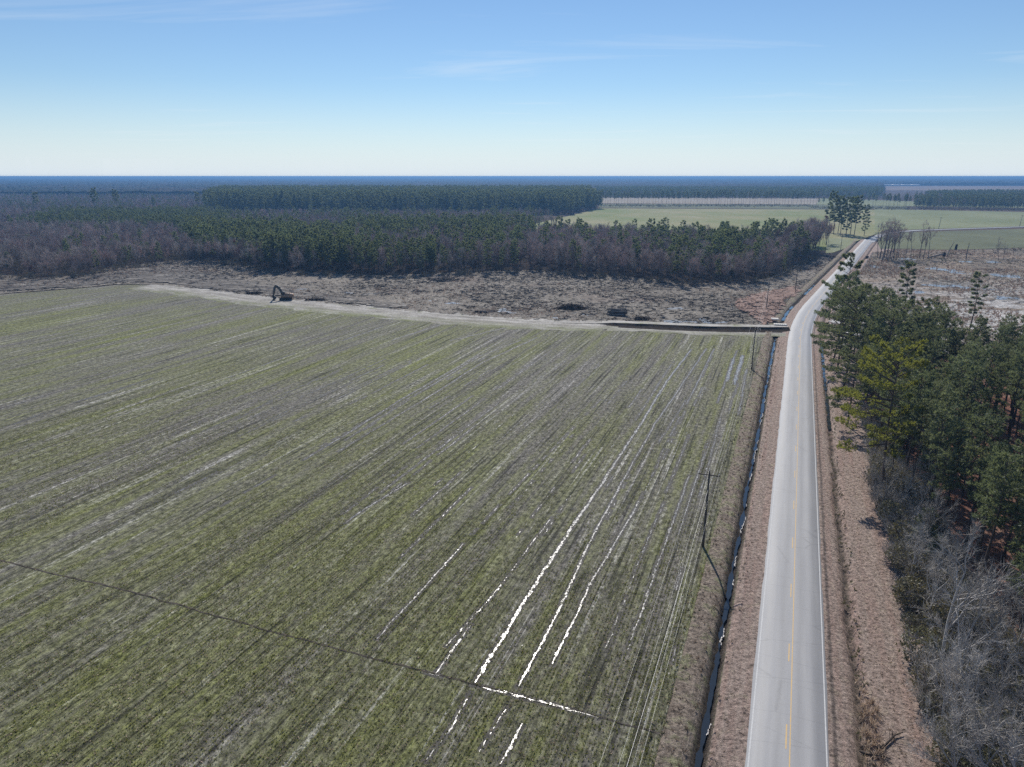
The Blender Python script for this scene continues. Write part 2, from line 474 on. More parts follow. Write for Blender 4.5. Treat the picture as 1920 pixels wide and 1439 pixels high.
def m_litter():
    k = Mat('leaf_litter'); v = k.coord()
    n = k.noise(v, 0.05, 6, 0.7); fine = k.noise(v, 1.6, 5, 0.75)
    c = k.ramp(n, [(0.35, (0.075, 0.055, 0.042)), (0.6, (0.135, 0.095, 0.072))])
    c = k.mix(1.0, c, k.ramp(fine, [(0.35, 0.5), (0.6, 1.2)]), 'MULTIPLY')
    return k.bsdf(c, 0.95, k.bump(fine, 0.6, 0.2), 0.1)
def m_straw():
    k = Mat('pine_straw'); v = k.coord()
    n = k.noise(v, 0.22, 6, 0.7); fine = k.noise(v, 3.5, 6, 0.8)
    c = k.ramp(n, [(0.32, (0.120, 0.058, 0.040)), (0.5, (0.235, 0.115, 0.080)), (0.66, (0.32, 0.20, 0.15))])
    c = k.mix(1.0, c, k.ramp(fine, [(0.35, 0.5), (0.6, 1.2)]), 'MULTIPLY')
    return k.bsdf(c, 0.95, k.bump(fine, 0.8, 0.2), 0.12)
def m_marsh():
    k = Mat('wet_meadow'); v = k.coord()
    n1 = k.noise(v, 0.022, 5, 0.7, 0.6); n2 = k.noise(k.mapping(v, (0.5, 1.2, 1)), 0.35, 6, 0.75); fine = k.noise(k.mapping(v, (1, 2, 1)), 1.2, 6, 0.8)
    c = k.mix(k.ramp(n1, [(0.38, 0), (0.62, 1)]), (0.165, 0.138, 0.112), (0.315, 0.228, 0.165))
    c = k.mix(k.ramp(n2, [(0.46, 0), (0.66, 0.7)]), c, (0.19, 0.18, 0.11))
    # bleached flattened reeds, thickest on the near side
    y = k.sep(v)[1]
    near = k.ramp(k.math('DIVIDE', y, 500.0), [(0.53, 1.0), (0.63, 0.42), (0.74, 0.03)])
    pf = k.math('MULTIPLY', k.ramp(k.noise(k.mapping(v, (0.05, 0.09, 1), loc=(3, 5, 0)), 1.0, 6, 0.72), [(0.42, 0.0), (0.52, 1.0)]), near)
    pf = k.math('MULTIPLY', pf, k.ramp(fine, [(0.40, 0.15), (0.56, 1.0)]))
    c = k.mix(pf, c, (0.66, 0.645, 0.62))
    c = k.mix(1.0, c, k.ramp(k.noise(k.mapping(v, (0.4, 1.2, 1)), 0.5, 6, 0.82), [(0.36, 0.30), (0.5, 0.95), (0.64, 1.7)]), 'MULTIPLY')
    return k.bsdf(c, 0.85, k.bump(fine, 0.9, 0.5), 0.15)
def m_farfield(name, a, b, rows=None):
    k = Mat(name); v = k.coord()
    n = k.noise(k.mapping(v, (1, 0.6, 1)), 0.012, 5, 0.65); f = k.noise(v, 0.12, 5, 0.7)
    c = k.mix(k.ramp(n, [(0.36, 0), (0.64, 1)]), a, b)
    c = k.mix(1.0, c, k.ramp(f, [(0.3, 0.8), (0.7, 1.12)]), 'MULTIPLY')
    if rows:
        w = k.n('ShaderNodeTexWave'); w.inputs['Scale'].default_value = rows[1]; w.inputs['Distortion'].default_value = 0.3
        k.put(w.inputs['Vector'], k.mapping(v, (1, 1, 1), (0, 0, R(rows[0]))))
        c = k.mix(k.ramp(w.outputs['Fac'], [(0.62, 0), (0.9, 0.7)]), c, (0.42, 0.40, 0.33))
    return k.bsdf(c, 0.95, None, 0.1)
def m_water(name, tint=(0.03, 0.035, 0.04), rough=0.05, ripple=0.15):
    k = Mat(name); v = k.coord()
    n = k.noise(v, 2.2, 4, 0.6)
    return k.bsdf(tint, rough, k.bump(n, ripple, 0.03), 0.6)
def m_furrowwater():
    k = Mat('silty_furrow_water'); v = k.coord()
    n = k.noise(v, 5.0, 5, 0.7); p = k.noise(v, 1.6, 5, 0.75)
    c = k.mix(k.ramp(p, [(0.38, 0), (0.6, 1)]), (0.13, 0.125, 0.11), (0.38, 0.37, 0.35))
    return k.bsdf(c, k.ramp(p, [(0.35, 0.10), (0.65, 0.5)]), k.bump(n, 0.30, 0.02), 0.32)

M = dict(field=m_field(), verge=m_verge(), bank=m_bank(), asphalt=m_asphalt(), slash=m_slash(), track=m_track(), head=m_headland(), dark=m_darksoil(), red=m_redsoil(),
         litter=m_litter(), straw=m_straw(), marsh=m_marsh(), water=m_water('ditch_water', (0.025, 0.03, 0.035), 0.06, 0.25), fwater=m_furrowwater(),
         white=m_paint('white_road_paint', (0.56, 0.56, 0.55), 0.6), yellow=m_paint('yellow_road_paint', (0.62, 0.40, 0.13), 0.45))

# foliage and bark
def m_needles(name, dark, light, tcol, trans=0.3):
    k = Mat(name)
    v = k.coord()
    n = k.noise(v, 0.55, 3, 0.6)
    c = k.mix(k.ramp(n, [(0.3, 0), (0.7, 1)]), dark, light)
    r = k.rand()
    c = k.mix(k.math('MULTIPLY', r, 0.55), c, tuple(x * f for x, f in zip(light, (1.15, 0.92, 0.9))))
    c = k.mix(1.0, c, k.ramp(k.math('FRACT', k.math('MULTIPLY', r, 7.31)), [(0.0, 0.72), (1.0, 1.22)]), 'MULTIPLY')
    return k.leafy(c, trans, k.mix(0.5, c, tcol))
def m_bark(name, a, b, scale=4.0):
    k = Mat(name); v = k.coord()
    n = k.noise(k.mapping(v, (1, 1, 0.35)), scale, 5, 0.7)
    c = k.mix(n, a, b)
    c = k.mix(1.0, c, k.ramp(k.rand(), [(0.0, 0.75), (1.0, 1.2)]), 'MULTIPLY')
    return k.bsdf(c, 0.9, k.bump(n, 0.6, 0.05), 0.15)
M['needle'] = m_needles('pine_needles', (0.074, 0.100, 0.056), (0.185, 0.218, 0.120), (0.25, 0.29, 0.10), 0.5)
M['needle_far'] = m_needles('pine_needles_distant', (0.064, 0.092, 0.048), (0.180, 0.220, 0.108), (0.25, 0.30, 0.09), 0.5)
M['needle_yellow'] = m_needles('pine_needles_yellow_green', (0.122, 0.144, 0.030), (0.270, 0.288, 0.058), (0.40, 0.41, 0.06), 0.5)  # yellow green needles, colour lightened to carry the sunlit crown
M['bark'] = m_bark('pine_bark', (0.055, 0.042, 0.034), (0.135, 0.105, 0.088))
M['grey'] = m_bark('grey_bark', (0.26, 0.245, 0.235), (0.52, 0.50, 0.48))
M['greytwig'] = m_bark('grey_twigs', (0.31, 0.28, 0.245), (0.56, 0.52, 0.47))
M['brownbark'] = m_bark('brown_bark', (0.12, 0.098, 0.092), (0.24, 0.20, 0.19))
k_ = Mat('winter_twigs'); r_ = k_.rand()
c_ = k_.mix(k_.ramp(r_, [(0.15, 0.0), (0.85, 1.0)]), (0.47, 0.42, 0.37), (0.47, 0.355, 0.32))
c_ = k_.mix(1.0, c_, k_.ramp(k_.math('FRACT', k_.math('MULTIPLY', r_, 9.7)), [(0.0, 0.62), (1.0, 1.25)]), 'MULTIPLY')
M['twig'] = k_.bsdf(c_, 0.9, None, 0.1)
M['twigred'] = m_bark('reddish_buds', (0.20, 0.07, 0.06), (0.28, 0.10, 0.085))
M['scrub'] = m_needles('olive_scrub_leaves', (0.110, 0.105, 0.058), (0.195, 0.185, 0.100), (0.24, 0.22, 0.08))
M['drygrass'] = m_needles('dry_grass', (0.27, 0.22, 0.155), (0.46, 0.39, 0.29), (0.5, 0.42, 0.3))
M['deadwood'] = m_bark('dead_wood', (0.10, 0.085, 0.075), (0.30, 0.27, 0.24))
M['paleslash'] = m_bark('bleached_wood', (0.30, 0.27, 0.24), (0.50, 0.46, 0.42))

# ------------------------------------------------------------------ road path
YAW1, YAW2 = math.atan2(67.7, 171.4), math.atan2(140.4, 252.8)
BEND = np.array([97.5, 236.8])
TAN = 38.0
d1 = np.array([math.sin(YAW1), math.cos(YAW1)]); d2 = np.array([math.sin(YAW2), math.cos(YAW2)])
S0 = float(np.dot(BEND - np.array([22.77, 47.6]), d1))      # s = 0 where the road enters the frame
def path(s):
    """centre line point and rightward normal at arc length s (vectorised)"""
    s = np.atleast_1d(np.asarray(s, float))
    dyaw = YAW2 - YAW1
    rad = TAN / math.tan(dyaw / 2); arc = rad * dyaw
    sa = S0 - TAN
    A = BEND - d1 * TAN; B = BEND + d2 * TAN
    n1 = np.array([d1[1], -d1[0]])
    C = A + n1 * rad
    th = np.clip((s - sa) / rad, 0, dyaw)
    yaw = YAW1 + th
    P = np.where((s < sa)[:, None], A + (s - sa)[:, None] * d1, np.where((s > sa + arc)[:, None], B + (s - sa - arc)[:, None] * d2, C - rad * np.stack([np.cos(yaw), -np.sin(yaw)], -1)))
    return P, np.stack([np.cos(yaw), -np.sin(yaw)], -1)
def sv(s, v, z=0.0):
    P, N = path(s)
    v = np.atleast_1d(np.asarray(v, float))
    X = P + N * v[:, None]
    return np.concatenate([X, np.full((len(X), 1), 0.0) + np.atleast_1d(z)[:, None]], 1)
S_END = 575.0
DL, DR = -6.95, 6.0

# ------------------------------------------------------------------ the ground: one sheet to the horizon, lowered under the road corridor
far_n = np.array([math.cos((YAW1 + YAW2) / 2), -math.sin((YAW1 + YAW2) / 2)])
ss = [-3000, -80, -79.9] + list(np.linspace(-70, 570, 60)) + [S_END - 0.1, S_END, 3000, 26000]
rows = []
for s in ss:
    P, N = path(s); P = P[0]; N = N[0]
    low = -1.6 if -79.95 < s < S_END - 0.05 else -0.05
    row = []
    row.append((*(P - far_n * 24000), -0.05))
    row.append((*(P + N * -10.31), -0.05)); row.append((*(P + N * -10.30), low))
    row.append((*(P + N * 17.30), low)); row.append((*(P + N * 17.31), -0.05))
    row.append((*(P + far_n * 24000), -0.05))
    rows.append(row)
tag(loft('ground', rows, M['litter'], smooth=False), 'brown leaf litter ground under the woods', kind='structure')

# road surface
sr = np.arange(-60, S_END + 0.1, 2.0)
vr = np.array([-3.35, -3.3, -1.7, 0, 1.7, 3.25, 3.32])
P, N = path(sr)
edge = (fbm(sr * 0.35, sr * 0 + 3, 3, 5) - 0.5) * 0.22
rows = np.zeros((len(sr), len(vr), 3)); uv = np.zeros((len(sr), len(vr), 2))
for j, v in enumerate(vr):
    vv = v + (edge if j >= 5 else (-edge if j <= 1 else 0 * edge))
    rows[:, j, :2] = P + N * np.atleast_1d(vv)[:, None]
    rows[:, j, 2] = (0.26 - 0.022 * abs(v)) if 0 < j < len(vr) - 1 else 0.10
    uv[:, j, 0] = v; uv[:, j, 1] = sr
road = loft('road', rows, M['asphalt'], uv)
tag(road, 'grey two lane country road', kind='structure')
def road_z(v): return 0.26 - 0.022 * abs(v)
def stripe(name, s0, s1, v, w, mat, label=None):
    s = np.arange(s0, s1 + 0.01, min(2.0, (s1 - s0) / 2))
    a = sv(s, np.full(len(s), v - w / 2), road_z(v) + 0.006); b = sv(s, np.full(len(s), v + w / 2), road_z(v) + 0.006)
    return np.stack([a, b], 1)
o = loft('road_edge_line', stripe('', -60, S_END, -3.02, 0.13, None), M['white']); tag(o, 'thin white edge line beside the field', kind='structure')
o = loft('road_edge_line', stripe('', -60, S_END, 3.06, 0.11, None), M['white']); tag(o, 'thin white edge line beside the woods', kind='structure')
o = loft('road_centre_line', stripe('', -60, S_END, 0.16, 0.10, None), M['yellow']); tag(o, 'solid yellow centre line', kind='structure')
proto_dash = None
P1, _ = path(0)
k = 0
for s0 in np.arange(-59.2, S_END - 5, 12.2):
    o = loft('road_dash_line', stripe('', s0, s0 + 3.05, -0.16, 0.12, None), M['yellow']); tag(o, None, kind='structure')

# verges with their ditches
def zprofile(v):
    a = np.abs(v)
    z = np.interp(a, [3.2, 3.6, 4.6, 5.2], [0.16, 0.14, 0.04, 0.0])
    return z
def corridor(name, v0, v1, mat, dv=0.22, ds=0.8, s0=-60, s1=S_END):
    s = np.arange(s0, s1, ds); v = np.arange(v0, v1 + 1e-6, dv)
    v = np.linspace(v0, v1, len(v))
    S, V = np.meshgrid(s, v, indexing='ij')
    cl = DL + 0.28 * (fbm(s * 0.11, s * 0 + 1.5, 3, 11) - 0.5) * 2
    cr = DR + 0.30 * (fbm(s * 0.13, s * 0 + 8.5, 3, 12) - 0.5) * 2 + 0.25 * (fbm(s * 0.7, s * 0 + 4.5, 3, 14) - 0.5) * 2
    Z = np.interp(np.abs(V), [3.2, 3.45, 4.4, 5.0], [0.155, 0.13, 0.03, 0.0])
    rough = (fbm(S * 0.9, V * 0.9, 4, 21) - 0.5)
    dep_l = np.interp(np.abs(V - cl[:, None]), [0, 0.38, 0.75, 1.5], [1.0, 0.93, 0.35, 0.0])
    dep_r = np.interp(np.abs(V - cr[:, None]), [0, 0.25, 0.5, 1.0], [0.95, 0.85, 0.30, 0.0])
    Z = Z - np.where(V < 0, dep_l * 0.95, dep_r * 0.85)
    Z = Z + rough * np.interp(np.abs(V), [3.3, 4.2], [0.01, 0.09])
    Z += np.where(V < -8.2, 0.12 * fbm(S * 0.3, V * 0.6, 3, 31), 0)
    edge = (np.isclose(V, v0) & (v0 < -9)) | (np.isclose(V, v1) & (v1 > 9))
    Z = np.where(edge, -0.12, Z)
    P, N = path(s)
    X = P[:, None, :] + N[:, None, :] * V[..., None]
    me = grid_mesh(name, np.concatenate([X, Z[..., None]], -1), mat, uv=np.stack([V, S], -1))
    return link(name, me)
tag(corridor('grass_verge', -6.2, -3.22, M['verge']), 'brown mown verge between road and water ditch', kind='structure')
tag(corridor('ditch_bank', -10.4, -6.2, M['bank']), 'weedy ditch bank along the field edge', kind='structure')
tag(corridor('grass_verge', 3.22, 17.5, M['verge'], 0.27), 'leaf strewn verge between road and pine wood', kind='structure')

# ditch water, level strips broken by weeds
def ditch_water(name, cl, zw, wid, seg, label, salt):
    for (a, b) in seg:
        s = np.arange(a, b, 0.5)
        c = (DL + 0.28 * (fbm(s * 0.11, s * 0 + 1.5, 3, 11) - 0.5) * 2) if cl < 0 else (DR + 0.30 * (fbm(s * 0.13, s * 0 + 8.5, 3, 12) - 0.5) * 2)
        w = wid * np.interp(fbm(s * 0.30, s * 0 + salt, 5, salt, 0.75), [0.34, 0.62], [0.10, 1.6])
        A = sv(s, c - w, zw); B = sv(s, c + w * 0.9, zw)
        tag(loft(name, np.stack([A, B], 1), M['water']), label, kind='structure')
ditch_water('ditch_water', DL, -0.66, 0.21, [(-55, 178)], 'narrow water standing in the field side ditch', 41)
ditch_water('ditch_water', DL, -0.62, 0.42, [(205, 236), (268, 300)], 'narrow water in the ditch beyond the farm track', 43)
ditch_water('ditch_water', DR, -0.52, 0.40, [(92, 175)], 'narrow blue water in the wood side ditch', 47)

# ------------------------------------------------------------------ the crop field (local y runs along its rows)
YAWR = math.atan2(CX * 0 + 1487 - CX, F_PX / CP)
top_px = [(1425, 632), (1300, 628), (1150, 620), (1000, 613), (900, 606), (800, 597), (700, 587), (600, 576), (520, 569), (440, 561), (380, 552), (320, 541), (270, 534), (215, 535), (150, 541), (60, 548), (-60, 557), (-400, 580)]
track_s = 196.0
bound = [sv(s, -10.3)[0][:2] for s in np.arange(-60, 186, 6)]
fp = bound + [G(x, y)[:2] for x, y in top_px] + [np.array([-420, 150]), np.array([-420, -40])]
cR, sR = math.cos(YAWR), math.sin(YAWR)
def to_row(p): return np.array([p[0] * cR - p[1] * sR, p[0] * sR + p[1] * cR])
def from_row(x, y): return np.array([x * cR + y * sR, -x * sR + y * cR])
fo = poly_sheet('crop_field', [to_row(p) for p in fp], M['field'], 0.0, 'green and grey winter crop field in long rows')
fo.rotation_euler = (0, 0, -YAWR)

# standing water in the furrows
WET = MB()
def furrow_strip(mb, pts_px, width, solid=1.0, salt=0, z=0.012):
    pts = np.array([G(x, y)[:2] for x, y in pts_px])
    L = np.concatenate([[0], np.cumsum(np.linalg.norm(np.diff(pts, axis=0), axis=1))])
    n = max(8, int(L[-1] / 0.30))
    t = np.linspace(0, L[-1], n)
    X = np.stack([np.interp(t, L, pts[:, 0]), np.interp(t, L, pts[:, 1])], 1)
    d = np.gradient(X, axis=0); d /= np.linalg.norm(d, axis=1)[:, None]
    nn = np.stack([d[:, 1], -d[:, 0]], 1)
    c = (fbm(t * 0.22, t * 0 + salt, 3, salt) - 0.5) * 0.28
    width = width * 0.60
    w1 = width * np.clip((fbm(t * 1.0, t * 0 + salt + 5, 5, salt + 1, 0.8) - (0.62 - 0.5 * solid)) * 3.2, 0, 1.5)
    w2 = width * np.clip((fbm(t * 1.0, t * 0 + salt + 9, 5, salt + 2, 0.8) - (0.62 - 0.5 * solid)) * 3.2, 0, 1.5)
    ends = np.clip(np.minimum(t, L[-1] - t) / 3.0, 0.15, 1)
    w1 *= ends; w2 *= ends
    rr_ = np.random.default_rng(salt + 1000)
    if width > 0.06:
        on = np.convolve((w1 + w2 > 0.06).astype(float), np.ones(7) / 7, 'same') > 0.1
        e1 = (width * 1.5 + 0.22) * (0.5 + fbm(t * 1.4, t * 0 + salt + 3, 4, salt + 6, 0.75)); e2 = (width * 1.5 + 0.22) * (0.5 + fbm(t * 1.4, t * 0 + salt + 13, 4, salt + 7, 0.75))
        A = X + nn * (c - e1)[:, None]; B = X + nn * (c + e2)[:, None]
        V = np.zeros((2 * n, 3)); V[0::2, :2] = A; V[1::2, :2] = B; V[:, 2] = 0.003 + 5e-5 * len(WET.v)
        WET.add(V, [(2 * i, 2 * i + 1, 2 * i + 3, 2 * i + 2) for i in range(n - 1) if on[i]])
    wid = w1 + w2
    core = np.convolve((wid > 0.08).astype(float), np.ones(5) / 5, 'same')
    if solid > 0.6:      # the unbroken middle of the water
        e_ = width * 0.30 * (0.5 + fbm(t * 0.9, t * 0 + salt + 21, 4, salt + 8, 0.75))
        V = np.zeros((2 * n, 3)); V[0::2, :2] = X + nn * (c - e_)[:, None]; V[1::2, :2] = X + nn * (c + e_)[:, None]; V[:, 2] = z - 0.0008 + 3e-6 * (salt % 200)
        mb.add(V, [(2 * i, 2 * i + 1, 2 * i + 3, 2 * i + 2) for i in range(n - 1) if core[i] > 0.05])
    for i in range(n):
        if wid[i] < 0.05: continue
        m_ = 1 + int(wid[i] * 7)
        for _ in range(m_):
            o_ = c[i] + rr_.uniform(-w1[i], w2[i]) * 0.95 + rr_.normal() * 0.03
            l_ = rr_.uniform(0.12, 0.34); h_ = min(0.16, 0.035 + wid[i] * rr_.uniform(0.10, 0.32))
            p_ = X[i] + nn[i] * o_ + d[i] * rr_.uniform(-0.15, 0.15)
            j_ = rr_.uniform(0.6, 1.3, 6)
            mb.add([(*(p_ + d[i] * l_ * a_ * j_[q_] + nn[i] * h_ * b_ * j_[5 - q_]), z + rr_.uniform(0, 0.012)) for q_, (a_, b_) in enumerate(((-1, 0), (-0.4, -1), (0.5, -0.9), (1, 0), (0.45, 1), (-0.5, 0.9)))], [(0, 1, 2, 3, 4, 5)])
strips = [
    ([(885, 1287), (945, 1190), (1000, 1100), (1075, 985), (1130, 905), (1205, 790), (1250, 715), (1297, 655)], 0.19, 1.0),
    ([(967, 1298), (1040, 1160), (1080, 1075), (1120, 990), (1152, 930), (1225, 800), (1325, 653)], 0.15, 0.78),
    ([(1032, 1255), (1075, 1165), (1110, 1090), (1165, 1000), (1205, 930)], 0.17, 0.66),
    ([(700, 1205), (760, 1140), (805, 1091), (872, 1016)], 0.16, 0.75),
    ([(872, 1016), (1010, 870), (1130, 745)], 0.12, 0.35),
    ([(805, 1278), (887, 1168)], 0.16, 0.7), ([(800, 1250), (917, 1125), (1037, 967)], 0.12, 0.5), ([(1037, 967), (1180, 800)], 0.10, 0.3),
    ([(1172, 1226), (1221, 1095), (1273, 945), (1292, 890)], 0.16, 0.62), ([(1125, 1240), (1157, 1162), (1198, 1050), (1247, 937)], 0.12, 0.5),
    ([(936, 1439), (979, 1357)], 0.22, 0.95), ([(794, 1432), (840, 1370), (884, 1296)], 0.17, 0.6), ([(880, 1439), (962, 1310)], 0.12, 0.45),
    ([(640, 985), (700, 945), (772, 902)], 0.17, 0.8), ([(600, 1000), (735, 905), (900, 790)], 0.10, 0.25), ([(560, 868), (640, 820), (760, 745), (900, 665)], 0.17, 0.55),
    ([(640, 830), (790, 735), (900, 668), (985, 635)], 0.14, 0.45), ([(780, 760), (905, 680), (1010, 632)], 0.17, 0.55),
    ([(1287, 760), (1340, 653)], 0.16, 0.7), ([(1229, 840), (1290, 745)], 0.14, 0.5), ([(1344, 760), (1382, 657)], 0.16, 0.6), ([(1362, 716), (1376, 672)], 0.40, 0.9), ([(1377, 722), (1393, 666)], 0.45, 0.9), ([(1385, 780), (1400, 690)], 0.22, 0.5),
    ([(1270, 1010), (1300, 915), (1330, 820)], 0.16, 0.5), ([(1310, 940), (1336, 840), (1352, 780)], 0.16, 0.5), ([(1265, 1120), (1285, 1040)], 0.14, 0.5), ([(1245, 1300), (1275, 1190)], 0.12, 0.4),
    ([(133, 757), (210, 735), (293, 707)], 0.2, 0.55), ([(0, 805), (90, 772)], 0.2, 0.4), ([(420, 800), (520, 745), (640, 695)], 0.14, 0.35),
    ([(420, 712), (480, 690), (560, 660)], 0.15, 0.4), ([(250, 860), (330, 812), (400, 780)], 0.14, 0.35), ([(700, 1110), (780, 1040)], 0.10, 0.4), ([(905, 1310), (1000, 1180)], 0.08, 0.25),
    ([(640, 640), (720, 612)], 0.3, 0.5), ([(730, 640), (830, 608)], 0.25, 0.5), ([(840, 640), (960, 612)], 0.25, 0.5), ([(560, 900), (480, 960)], 0.1, 0.35),
]
mb = MB()
for i, (p, w, sol) in enumerate(strips): furrow_strip(mb, p, w, sol, 100 + 7 * i)
furrow_strip(mb, [(880, 1283), (960, 1303), (1050, 1325), (1130, 1347)], 0.17, 0.9, 300); furrow_strip(mb, [(1150, 1352), (1190, 1362)], 0.12, 0.7, 301); furrow_strip(mb, [(775, 1254), (850, 1275)], 0.12, 0.5, 302)
# fainter water in parallel furrows over the right half of the field
r0 = np.random.default_rng(5)
for i in range(110):
    x = to_row(G(1300, 900)[:2])[0] - r0.uniform(-10, 95)
    y0 = r0.uniform(70, 215); ln = r0.uniform(10, 45)
    a = from_row(x, y0); b = from_row(x, min(y0 + ln, 226))
    pa = project(a[0], a[1]); pb = project(b[0], b[1])
    if float(pb[1]) < 650 or float(pb[0]) > 1395 + 0 * float(pb[1]): continue
    furrow_strip(mb, [(float(pa[0]), float(pa[1])), (float(pb[0]), float(pb[1]))], r0.uniform(0.09, 0.16), r0.uniform(0.28, 0.48), 500 + i)
o = mb.build('furrow_water', M['fwater']); tag(o, 'thin pale lines of water standing in the crop furrows', kind='structure')

k_ = Mat('wet_furrow_mud'); v_ = k_.coord(); f_ = k_.noise(v_, 2.2, 6, 0.82)
c_ = k_.ramp(f_, [(0.36, (0.050, 0.046, 0.040)), (0.52, (0.105, 0.098, 0.085)), (0.66, (0.20, 0.19, 0.15))])
tag(WET.build('wet_furrow', k_.bsdf(c_, 0.75, k_.bump(f_, 0.7, 0.1), 0.12)), 'dark wet mud along the furrow water', kind='structure')
# a drain furrow ploughed across the rows: a low ridge of spoil beside a groove
dr = [(-200, 1008), (0, 1052), (125, 1082), (250, 1111), (380, 1148), (500, 1182), (600, 1208), (690, 1232), (790, 1258), (885, 1283), (965, 1303), (1060, 1328), (1130, 1347), (1200, 1366), (1282, 1390)]
pts = np.array([G(x, y)[:2] for x, y in dr])
L = np.concatenate([[0], np.cumsum(np.linalg.norm(np.diff(pts, axis=0), axis=1))]); t = np.arange(0, L[-1], 0.25)
X = np.stack([np.interp(t, L, pts[:, 0]), np.interp(t, L, pts[:, 1])], 1)
wob = (fbm(t * 0.5, t * 0 + 2, 4, 9) - 0.5) * 0.30
rows = []
for off, z in ((-0.17, -0.02), (-0.10, 0.03), (-0.03, 0.07), (0.02, 0.02), (0.08, 0.012), (0.13, 0.04), (0.19, -0.02)):
    jit = fbm(t * 1.7, t * 0 + off * 10, 3, 13)
    rows.append(np.stack([X[:, 0] + 0.2 * wob, X[:, 1] + off + wob, z * (2.6 * jit - 0.55) if z > 0 else np.full(len(t), z)], -1))
tag(loft('drain_furrow', np.stack(rows, 1), simple('furrow_soil', (0.085, 0.074, 0.062), 0.95, 0.5, 1.6, 0.1, 0.05)), 'dark drain furrow ploughed across the rows', kind='structure')

# ------------------------------------------------------------------ clearing, farm track, soil, wet meadow, pine-straw floor
edge_px = [(-400, 548), (-150, 528), (0, 522), (70, 528), (150, 522), (200, 510), (330, 494), (430, 498), (520, 515), (640, 520), (720, 524), (840, 518), (1000, 513), (1100, 520), (1200, 528), (1300, 538), (1380, 536), (1430, 530), (1470, 520), (1500, 505), (1530, 488)]
clear_poly = [G(x, y + 10)[:2] if 0 else G(x, y)[:2] for x, y in top_px] + [G(x, y - 6)[:2] for x, y in edge_px] + [sv(s, -10.3)[0][:2] for s in np.arange(430, 184, -8)]
xs = np.arange(-420, 190, 1.5); ys = np.arange(200, 450, 1.5)
XX, YY = np.meshgrid(xs, ys)
def bumpy(name, poly, cell, x0, x1, y0, y1, amp, mat, base, seed, jit=0.0, dips=()):
    xs = np.arange(x0, x1, cell); ys = np.arange(y0, y1, cell)
    XX, YY = np.meshgrid(xs, ys)
    Z = base + amp * (fbm(XX * 0.22, YY * 0.26, 5, seed, 0.65) - 0.5) * 2
    for px, py, rx, ry in dips:
        g = G(px, py)
        rx, ry = rx * 0.56, ry * 0.75
        wx_ = XX + 5 * (fbm(XX * 0.15, YY * 0.15, 3, seed + 1) - 0.5) * 2; wy_ = YY + 8 * (fbm(XX * 0.12, YY * 0.12, 3, seed + 2) - 0.5) * 2
        Z -= 0.30 * np.exp(-(((wx_ - g[0]) / rx) ** 2 + ((wy_ - g[1]) / ry) ** 2))
    Z = np.maximum(Z, -0.03)
    jx = jit * (fbm(XX * 0.13, YY * 0.13, 4, seed + 3, 0.7) - 0.5) * 2; jy = jit * (fbm(XX * 0.13, YY * 0.13, 4, seed + 4, 0.7) - 0.5) * 2
    keep = inside(poly, (XX + jx)[:-1, :-1] + cell / 2, (YY + jy)[:-1, :-1] + cell / 2)
    return link(name, grid_mesh(name, np.stack([XX, YY, Z], -1), mat, keep, smooth=False))
tr = [(1474, 617, 1.05), (1430, 617, 1.05), (1360, 616, 1.0), (1300, 614.5, 1.0), (1220, 611, 0.95), (1150, 607.5, 0.8), (1120, 606, 0.25), (1060, 603.5, 0.15), (1000, 600.5, 0.12), (900, 594, 0.12), (800, 586.5, 0.12), (700, 577.5, 0.12), (600, 568, 0.12), (520, 560.5, 0.12), (440, 551, 0.12), (380, 543.5, 0.12), (330, 538, 0.12), (285, 534.5, 0.12)]
clear_poly = [G(x, y)[:2] for x, y, _h in tr] + [G(x, y)[:2] for x, y in ((215, 534), (150, 540), (60, 547), (-60, 556), (-400, 579))] + [G(x, y - 6)[:2] for x, y in edge_px] + [sv(s, -10.3)[0][:2] for s in np.arange(430, 184, -8)]
dips_c = [(940, 582, 6, 3), (965, 586, 5, 2), (1065, 589, 4, 2), (1095, 590, 4, 2), (1175, 604, 4, 1.5), (1250, 603, 6, 2), (1290, 605, 5, 2), (1262, 578, 7, 3), (700, 553, 5, 3), (660, 549, 4, 2), (1180, 566, 6, 3), (1310, 598, 4, 2), (560, 545, 4, 3), (860, 570, 5, 3), (1030, 598, 4, 1.5), (1340, 603, 5, 1.5), (800, 566, 5, 2)]
dips_m = [(1770, 506, 10, 12), (1806, 514, 6, 8), (1887, 518, 11, 8), (1768, 536, 14, 6), (1840, 542, 12, 5), (1855, 491, 10, 7), (1814, 490, 9, 6), (1690, 500, 8, 8), (1720, 548, 8, 4), (1640, 500, 6, 10), (1890, 560, 9, 4), (1740, 566, 8, 3), (1700, 486, 8, 6)]
o = bumpy('logged_clearing', clear_poly, 1.4, -420, 190, 205, 450, 0.17, M['slash'], 0.12, 51, 0, dips_c)
tag(o, 'churned grey brown logging clearing between field and woods', kind='structure')
tag(bumpy('clearing_puddle', clear_poly, 1.4, -420, 190, 205, 450, 0.0, m_water('silty_puddle', (0.36, 0.36, 0.36), 0.22, 0.3), 0.015, 52), 'puddles of water lying in the logged clearing', kind='structure')

